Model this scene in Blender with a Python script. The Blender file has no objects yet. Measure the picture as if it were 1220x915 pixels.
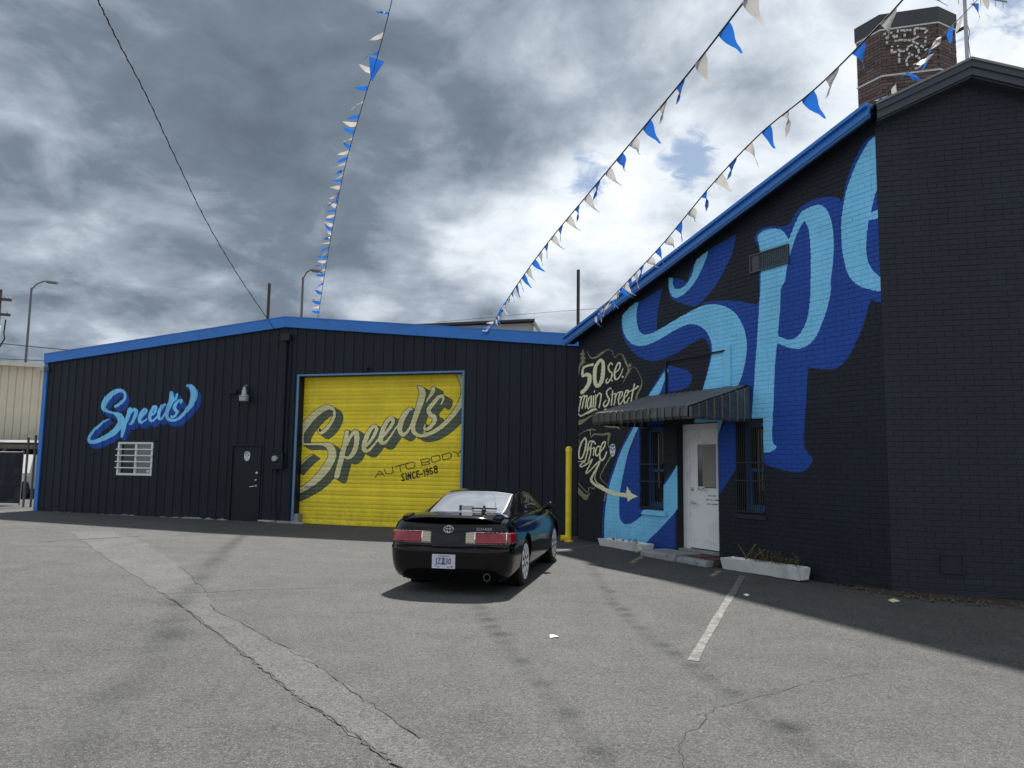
import bpy, bmesh, math, random
import numpy as np
from mathutils import Vector, Matrix
R = math.radians
random.seed(7)
sc = bpy.context.scene
COL = sc.collection
# ------------------------------------------------------------------ camera
PITCH, ROLL = R(6.1), R(0.8)
fwd = Vector((0, math.cos(PITCH), math.sin(PITCH)))
up0 = Vector((0, -math.sin(PITCH), math.cos(PITCH)))
rt0 = Vector((1, 0, 0))
rt = math.cos(ROLL) * rt0 + math.sin(ROLL) * up0
up = -math.sin(ROLL) * rt0 + math.cos(ROLL) * up0
cd = bpy.data.cameras.new('camera')
cd.sensor_width = 36; cd.lens = 36 * 920 / 1220; cd.clip_end = 2000; cd.clip_start = .05
cam = bpy.data.objects.new('camera', cd); COL.objects.link(cam)
cam.matrix_world = Matrix(((rt.x, up.x, -fwd.x, 0), (rt.y, up.y, -fwd.y, 0), (rt.z, up.z, -fwd.z, 1.6), (0, 0, 0, 1)))
sc.camera = cam
# ------------------------------------------------------------------ sun, sky, exposure
SUN_EL, SUN_AZ = R(58.7), R(8.5)
sd = bpy.data.lights.new('sun', 'SUN'); sd.energy = 5.0; sd.angle = R(2.0); sd.color = (1, .95, .88)
sun = bpy.data.objects.new('sun', sd); COL.objects.link(sun)
sdir = Vector((math.sin(SUN_AZ) * math.cos(SUN_EL), math.cos(SUN_AZ) * math.cos(SUN_EL), math.sin(SUN_EL)))
sun.rotation_euler = sdir.to_track_quat('Z', 'Y').to_euler(); sun.location = (0, 0, 40)
sc.view_settings.view_transform = 'Standard'; sc.view_settings.look = 'None'
sc.view_settings.exposure = 0.88; sc.view_settings.gamma = 1.0
w = bpy.data.worlds.new('World'); sc.world = w; w.use_nodes = True
nt = w.node_tree; nt.nodes.clear()
def nd(t, kind, **kw):
    n = t.nodes.new(kind)
    for k, v in kw.items():
        if k == 'inp':
            for a, b in v.items(): n.inputs[a].default_value = b
        else: setattr(n, k, v)
    return n
def mth(t, op, a, b=None, c=None, clamp=False):
    n = t.nodes.new('ShaderNodeMath'); n.operation = op; n.use_clamp = clamp
    for i, v in enumerate((a, b, c)):
        if v is None: continue
        if isinstance(v, (int, float)): n.inputs[i].default_value = v
        else: t.links.new(v, n.inputs[i])
    return n.outputs[0]
def mixc(t, fac, a, b, mode='MIX'):
    n = t.nodes.new('ShaderNodeMix'); n.data_type = 'RGBA'; n.blend_type = mode; n.clamp_result = False
    for s, v in ((n.inputs[0], fac), (n.inputs[6], a), (n.inputs[7], b)):
        if isinstance(v, (int, float)): s.default_value = v
        elif isinstance(v, tuple): s.default_value = (*v[:3], 1)
        else: t.links.new(v, s)
    return n.outputs[2]
def sstep(t, x, lo, hi):
    n = t.nodes.new('ShaderNodeMapRange'); n.interpolation_type = 'SMOOTHSTEP'
    t.links.new(x, n.inputs[0]); n.inputs[1].default_value = lo; n.inputs[2].default_value = hi
    return n.outputs[0]
def noise(t, vec, scale, detail=4, rough=.55, dist=0.):
    n = nd(t, 'ShaderNodeTexNoise', inp={'Scale': scale, 'Detail': detail, 'Roughness': rough, 'Distortion': dist})
    if vec is not None: t.links.new(vec, n.inputs['Vector'])
    return n.outputs[0]
def build_world():
    t = nt
    sky = nd(t, 'ShaderNodeTexSky'); sky.sky_type = 'NISHITA'; sky.sun_disc = False
    sky.sun_elevation = SUN_EL; sky.sun_rotation = SUN_AZ; sky.air_density = 1.2; sky.dust_density = 1.0
    tc = nd(t, 'ShaderNodeTexCoord'); D = tc.outputs['Generated']
    sx = nd(t, 'ShaderNodeSeparateXYZ'); t.links.new(D, sx.inputs[0])
    z = mth(t, 'MAXIMUM', sx.outputs[2], 0.0)
    zz = mth(t, 'ADD', z, 0.30)
    px = mth(t, 'DIVIDE', sx.outputs[0], zz); py = mth(t, 'DIVIDE', sx.outputs[1], zz)
    cb = nd(t, 'ShaderNodeCombineXYZ'); t.links.new(px, cb.inputs[0]); t.links.new(py, cb.inputs[1])
    P = cb.outputs[0]
    big = noise(t, P, 1.1, 3, .5, .3)
    mid = noise(t, P, 4.2, 9, .55, .35)
    fin = noise(t, P, 10.0, 7, .6, .3)
    # large cloud masses at the places the photograph shows them
    def blob(d, k, amp):
        n = nd(t, 'ShaderNodeVectorMath'); n.operation = 'DOT_PRODUCT'; t.links.new(D, n.inputs[0])
        v = Vector(d).normalized(); n.inputs[1].default_value = v
        e = mth(t, 'EXPONENT', mth(t, 'MULTIPLY', mth(t, 'SUBTRACT', n.outputs['Value'], 1.0), k))
        return mth(t, 'MULTIPLY', e, amp)
    def total(lst, base):
        acc = base
        for b in lst: acc = mth(t, 'ADD', acc, blob(*b))
        return acc
    lum = mth(t, 'ADD', mth(t, 'MULTIPLY', mth(t, 'SUBTRACT', mid, .5), 1.05), mth(t, 'MULTIPLY', mth(t, 'SUBTRACT', fin, .5), .34))
    lum = mth(t, 'ADD', lum, mth(t, 'MULTIPLY', mth(t, 'SUBTRACT', big, .5), .7))
    sd_ = tuple(sdir)
    lum = total([((-0.309, 0.867, 0.392), 51, -0.12),
                 ((-0.148, 0.916, 0.374), 91, -0.14),
                 ((-0.056, 0.892, 0.449), 91, -0.06),
                 ((-0.428, 0.809, 0.402), 67, -0.08),
                 ((-0.513, 0.847, 0.142), 205, -0.1),
                 ((-0.364, 0.909, 0.206), 205, -0.06),
                 ((-0.289, 0.918, 0.272), 365, -0.06),
                 ((0.032, 0.921, 0.389), 365, -0.08),
                 ((0.31, 0.849, 0.428), 268, -0.26),
                 ((0.031, 0.979, 0.2), 365, -0.08),
                 ((0.143, 0.861, 0.489), 205, -0.1),
                 ((-0.013, 0.959, 0.282), 268, 0.24),
                 ((0.05, 0.945, 0.323), 365, 0.16),
                 ((-0.119, 0.951, 0.284), 205, 0.1),
                 ((0.27, 0.902, 0.337), 162, 0.26),
                 ((0.167, 0.948, 0.271), 162, 0.16),
                 ((0.364, 0.829, 0.424), 205, 0.2),
                 ((0.246, 0.842, 0.48), 365, 0.12),
                 ((0.499, 0.759, 0.418), 131, 0.24),
                 ((-0.458, 0.851, 0.259), 205, 0.16),
                 ((-0.529, 0.783, 0.327), 525, 0.14),
                 ((-0.36, 0.889, 0.282), 365, 0.08),
                 ((0.123, 0.936, 0.331), 365, 0.14)] + [(sd_, 22, .22), ((-.22, .90, .36), 9, -.19), ((-.46, .79, .41), 22, -.13)], mth(t, 'ADD', lum, .61))
    lum = mth(t, 'ADD', mth(t, 'MULTIPLY', lum, .72), .28)
    cr = nd(t, 'ShaderNodeValToRGB'); t.links.new(lum, cr.inputs[0])
    e = cr.color_ramp.elements
    e[0].position = 0.0; e[0].color = (.060, .076, .098, 1)
    e[1].position = 1.0; e[1].color = (.86, .89, .92, 1)
    for p, c in ((.28, (.108, .137, .175, 1)), (.44, (.152, .188, .235, 1)), (.60, (.30, .35, .415, 1)), (.80, (.63, .68, .735, 1))):
        q = cr.color_ramp.elements.new(p); q.color = c
    # gaps with blue sky
    hole = mth(t, 'ADD', mth(t, 'MULTIPLY', mth(t, 'SUBTRACT', noise(t, P, 17., 8, .62, .6), .5), 2.6), mth(t, 'MULTIPLY', mth(t, 'SUBTRACT', mid, .5), .6))
    cov = total([((.1957, .907, .3729), 900, -1.0), ((.2272, .8975, .378), 900, -.75), ((.0884, .9292, .3588), 900, -1.0), ((.1027, .9261, .3631), 2000, -.45), ((.4875, .736, .4697), 320, -1.15), ((-.30, -.60, .74), 90, -.5), ((.75, -.35, .56), 110, -.5)], mth(t, 'ADD', hole, 1.62))
    cov = sstep(t, cov, .15, .85)
    skyc = nd(t, 'ShaderNodeBackground'); skyc.inputs[1].default_value = .052; t.links.new(sky.outputs[0], skyc.inputs[0])
    cl = nd(t, 'ShaderNodeBackground'); cl.inputs[1].default_value = .70; t.links.new(cr.outputs[0], cl.inputs[0])
    mx = nd(t, 'ShaderNodeMixShader'); t.links.new(cov, mx.inputs[0]); t.links.new(skyc.outputs[0], mx.inputs[1]); t.links.new(cl.outputs[0], mx.inputs[2])
    o = nd(t, 'ShaderNodeOutputWorld'); t.links.new(mx.outputs[0], o.inputs[0])
build_world()
# ------------------------------------------------------------------ helpers
def gz(x, y):
    """height of the lot: rises a little to the left, falls a little to the right"""
    z = 0.0
    if x < -3: z += .0095 * (-3 - max(x, -22))
    if x > 2.5: z -= .022 * (min(x, 14) - 2.5)
    return z
class MB:
    def __init__(s): s.v = []; s.f = []; s.m = []
    def add(s, vs, fs, mi=0):
        b = len(s.v); s.v += [tuple(p) for p in vs]; s.f += [tuple(b + i for i in f) for f in fs]; s.m += [mi] * len(fs); return s
    def box(s, x0, x1, y0, y1, z0, z1, mi=0):
        return s.add([(x0, y0, z0), (x1, y0, z0), (x1, y1, z0), (x0, y1, z0), (x0, y0, z1), (x1, y0, z1), (x1, y1, z1), (x0, y1, z1)],
                     [(0, 3, 2, 1), (4, 5, 6, 7), (0, 1, 5, 4), (1, 2, 6, 5), (2, 3, 7, 6), (3, 0, 4, 7)], mi)
    def prism(s, pts, d, mi=0):
        """extrude polygon pts (3D) along vector d"""
        n = len(pts); a = [Vector(p) for p in pts]; b = [p + Vector(d) for p in a]
        fs = [tuple(range(n))[::-1], tuple(range(n, 2 * n))] + [(i, (i + 1) % n, n + (i + 1) % n, n + i) for i in range(n)]
        return s.add(a + b, fs, mi)
    def bar(s, a, b, w, h=None, mi=0, upv=(0, 0, 1)):
        a, b = Vector(a), Vector(b); d = (b - a).normalized(); h = h or w
        u = Vector(upv)
        if abs(d.dot(u)) > .95: u = Vector((1, 0, 0))
        sx = d.cross(u).normalized() * w / 2; sy = d.cross(sx).normalized() * h / 2
        P = [a - sx - sy, a + sx - sy, a + sx + sy, a - sx + sy]
        return s.prism(P, b - a, mi)
    def tube(s, pts, r, n=8, cap=True, mi=0):
        pts = [Vector(p) for p in pts]; rr = r if isinstance(r, (list, tuple)) else [r] * len(pts)
        rings = []; prev = None
        for i, p in enumerate(pts):
            d = (pts[min(i + 1, len(pts) - 1)] - pts[max(i - 1, 0)]).normalized()
            if prev is None:
                a = d.cross(Vector((0, 0, 1)))
                if a.length < .05: a = d.cross(Vector((1, 0, 0)))
                a.normalize()
            else: a = (prev - d * prev.dot(d)).normalized()
            prev = a; b = d.cross(a)
            rings.append([p + (a * math.cos(2 * math.pi * k / n) + b * math.sin(2 * math.pi * k / n)) * rr[i] for k in range(n)])
        vs = [q for g in rings for q in g]
        fs = [(i * n + k, i * n + (k + 1) % n, (i + 1) * n + (k + 1) % n, (i + 1) * n + k) for i in range(len(pts) - 1) for k in range(n)]
        if cap: fs += [tuple(range(n))[::-1], tuple(range((len(pts) - 1) * n, len(pts) * n))]
        return s.add(vs, fs, mi)
    def lathe(s, prof, n=20, org=(0, 0, 0), ax='z', mi=0):
        """prof: list of (radius, height)"""
        o = Vector(org); vs = []
        for r, h in prof:
            for k in range(n):
                c, q = r * math.cos(2 * math.pi * k / n), r * math.sin(2 * math.pi * k / n)
                vs.append(o + (Vector((c, q, h)) if ax == 'z' else Vector((h, c, q)) if ax == 'x' else Vector((c, h, q))))
        fs = [(i * n + k, i * n + (k + 1) % n, (i + 1) * n + (k + 1) % n, (i + 1) * n + k) for i in range(len(prof) - 1) for k in range(n)]
        fs += [tuple(range(n))[::-1], tuple(range((len(prof) - 1) * n, len(prof) * n))]
        return s.add(vs, fs, mi)
    def mesh(s, name, smooth=None, fix=False):
        me = bpy.data.meshes.new(name); me.from_pydata(s.v, [], s.f)
        if any(s.m): me.polygons.foreach_set('material_index', s.m)
        if fix:
            bm = bmesh.new(); bm.from_mesh(me); bmesh.ops.recalc_face_normals(bm, faces=bm.faces); bm.to_mesh(me); bm.free()
        if smooth is not None:
            me.polygons.foreach_set('use_smooth', [True] * len(me.polygons)); me.set_sharp_from_angle(angle=R(smooth))
        me.update(); return me
WORLD = {}
def link(name, data, mats=None, parent=None, M=None):
    """M is the world matrix; objects keep plain local transforms under their parent"""
    o = bpy.data.objects.new(name, data); COL.objects.link(o)
    M = M if M is not None else (WORLD[parent.name] if parent else Matrix())
    WORLD[o.name] = M
    if parent:
        o.parent = parent; L = WORLD[parent.name].inverted() @ M
    else: L = M
    o.matrix_basis = L
    if mats is not None and data is not None and not data.materials:
        for m in (mats if isinstance(mats, (list, tuple)) else [mats]): data.materials.append(m)
    return o
def part(name, mb, mats, parent, M=None, smooth=None, fix=True):
    return link(name, mb.mesh(name, smooth, fix), mats, parent, M)
def tag(o, label=None, cat=None, group=None, kind=None):
    if label: o['label'] = label
    if cat: o['category'] = cat
    if group: o['group'] = group
    if kind: o['kind'] = kind
    return o
def thing(name, label, cat, M=None, group=None):
    o = link(name, None, None, None, M or Matrix()); o.empty_display_size = .2
    return tag(o, label, cat, group)
def frame(o, d):
    """local x along d (to the right along the wall), local y into the building, z up"""
    d = Vector((d[0], d[1], 0)).normalized()
    return Matrix(((d.x, -d.y, 0, o[0]), (d.y, d.x, 0, o[1]), (0, 0, 1, o[2] if len(o) > 2 else 0), (0, 0, 0, 1)))
MW = frame((5.21, 10.74), (.478, -.878))      # mural wall: u=0 at its near corner
SW = frame((5.21, 10.74), (1, -.306))         # gable wall facing the lot
GW = frame((-1., 19.2), (1, -.306))           # metal workshop front
def T(x, y, z): return Matrix.Translation((x, y, z))
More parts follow.
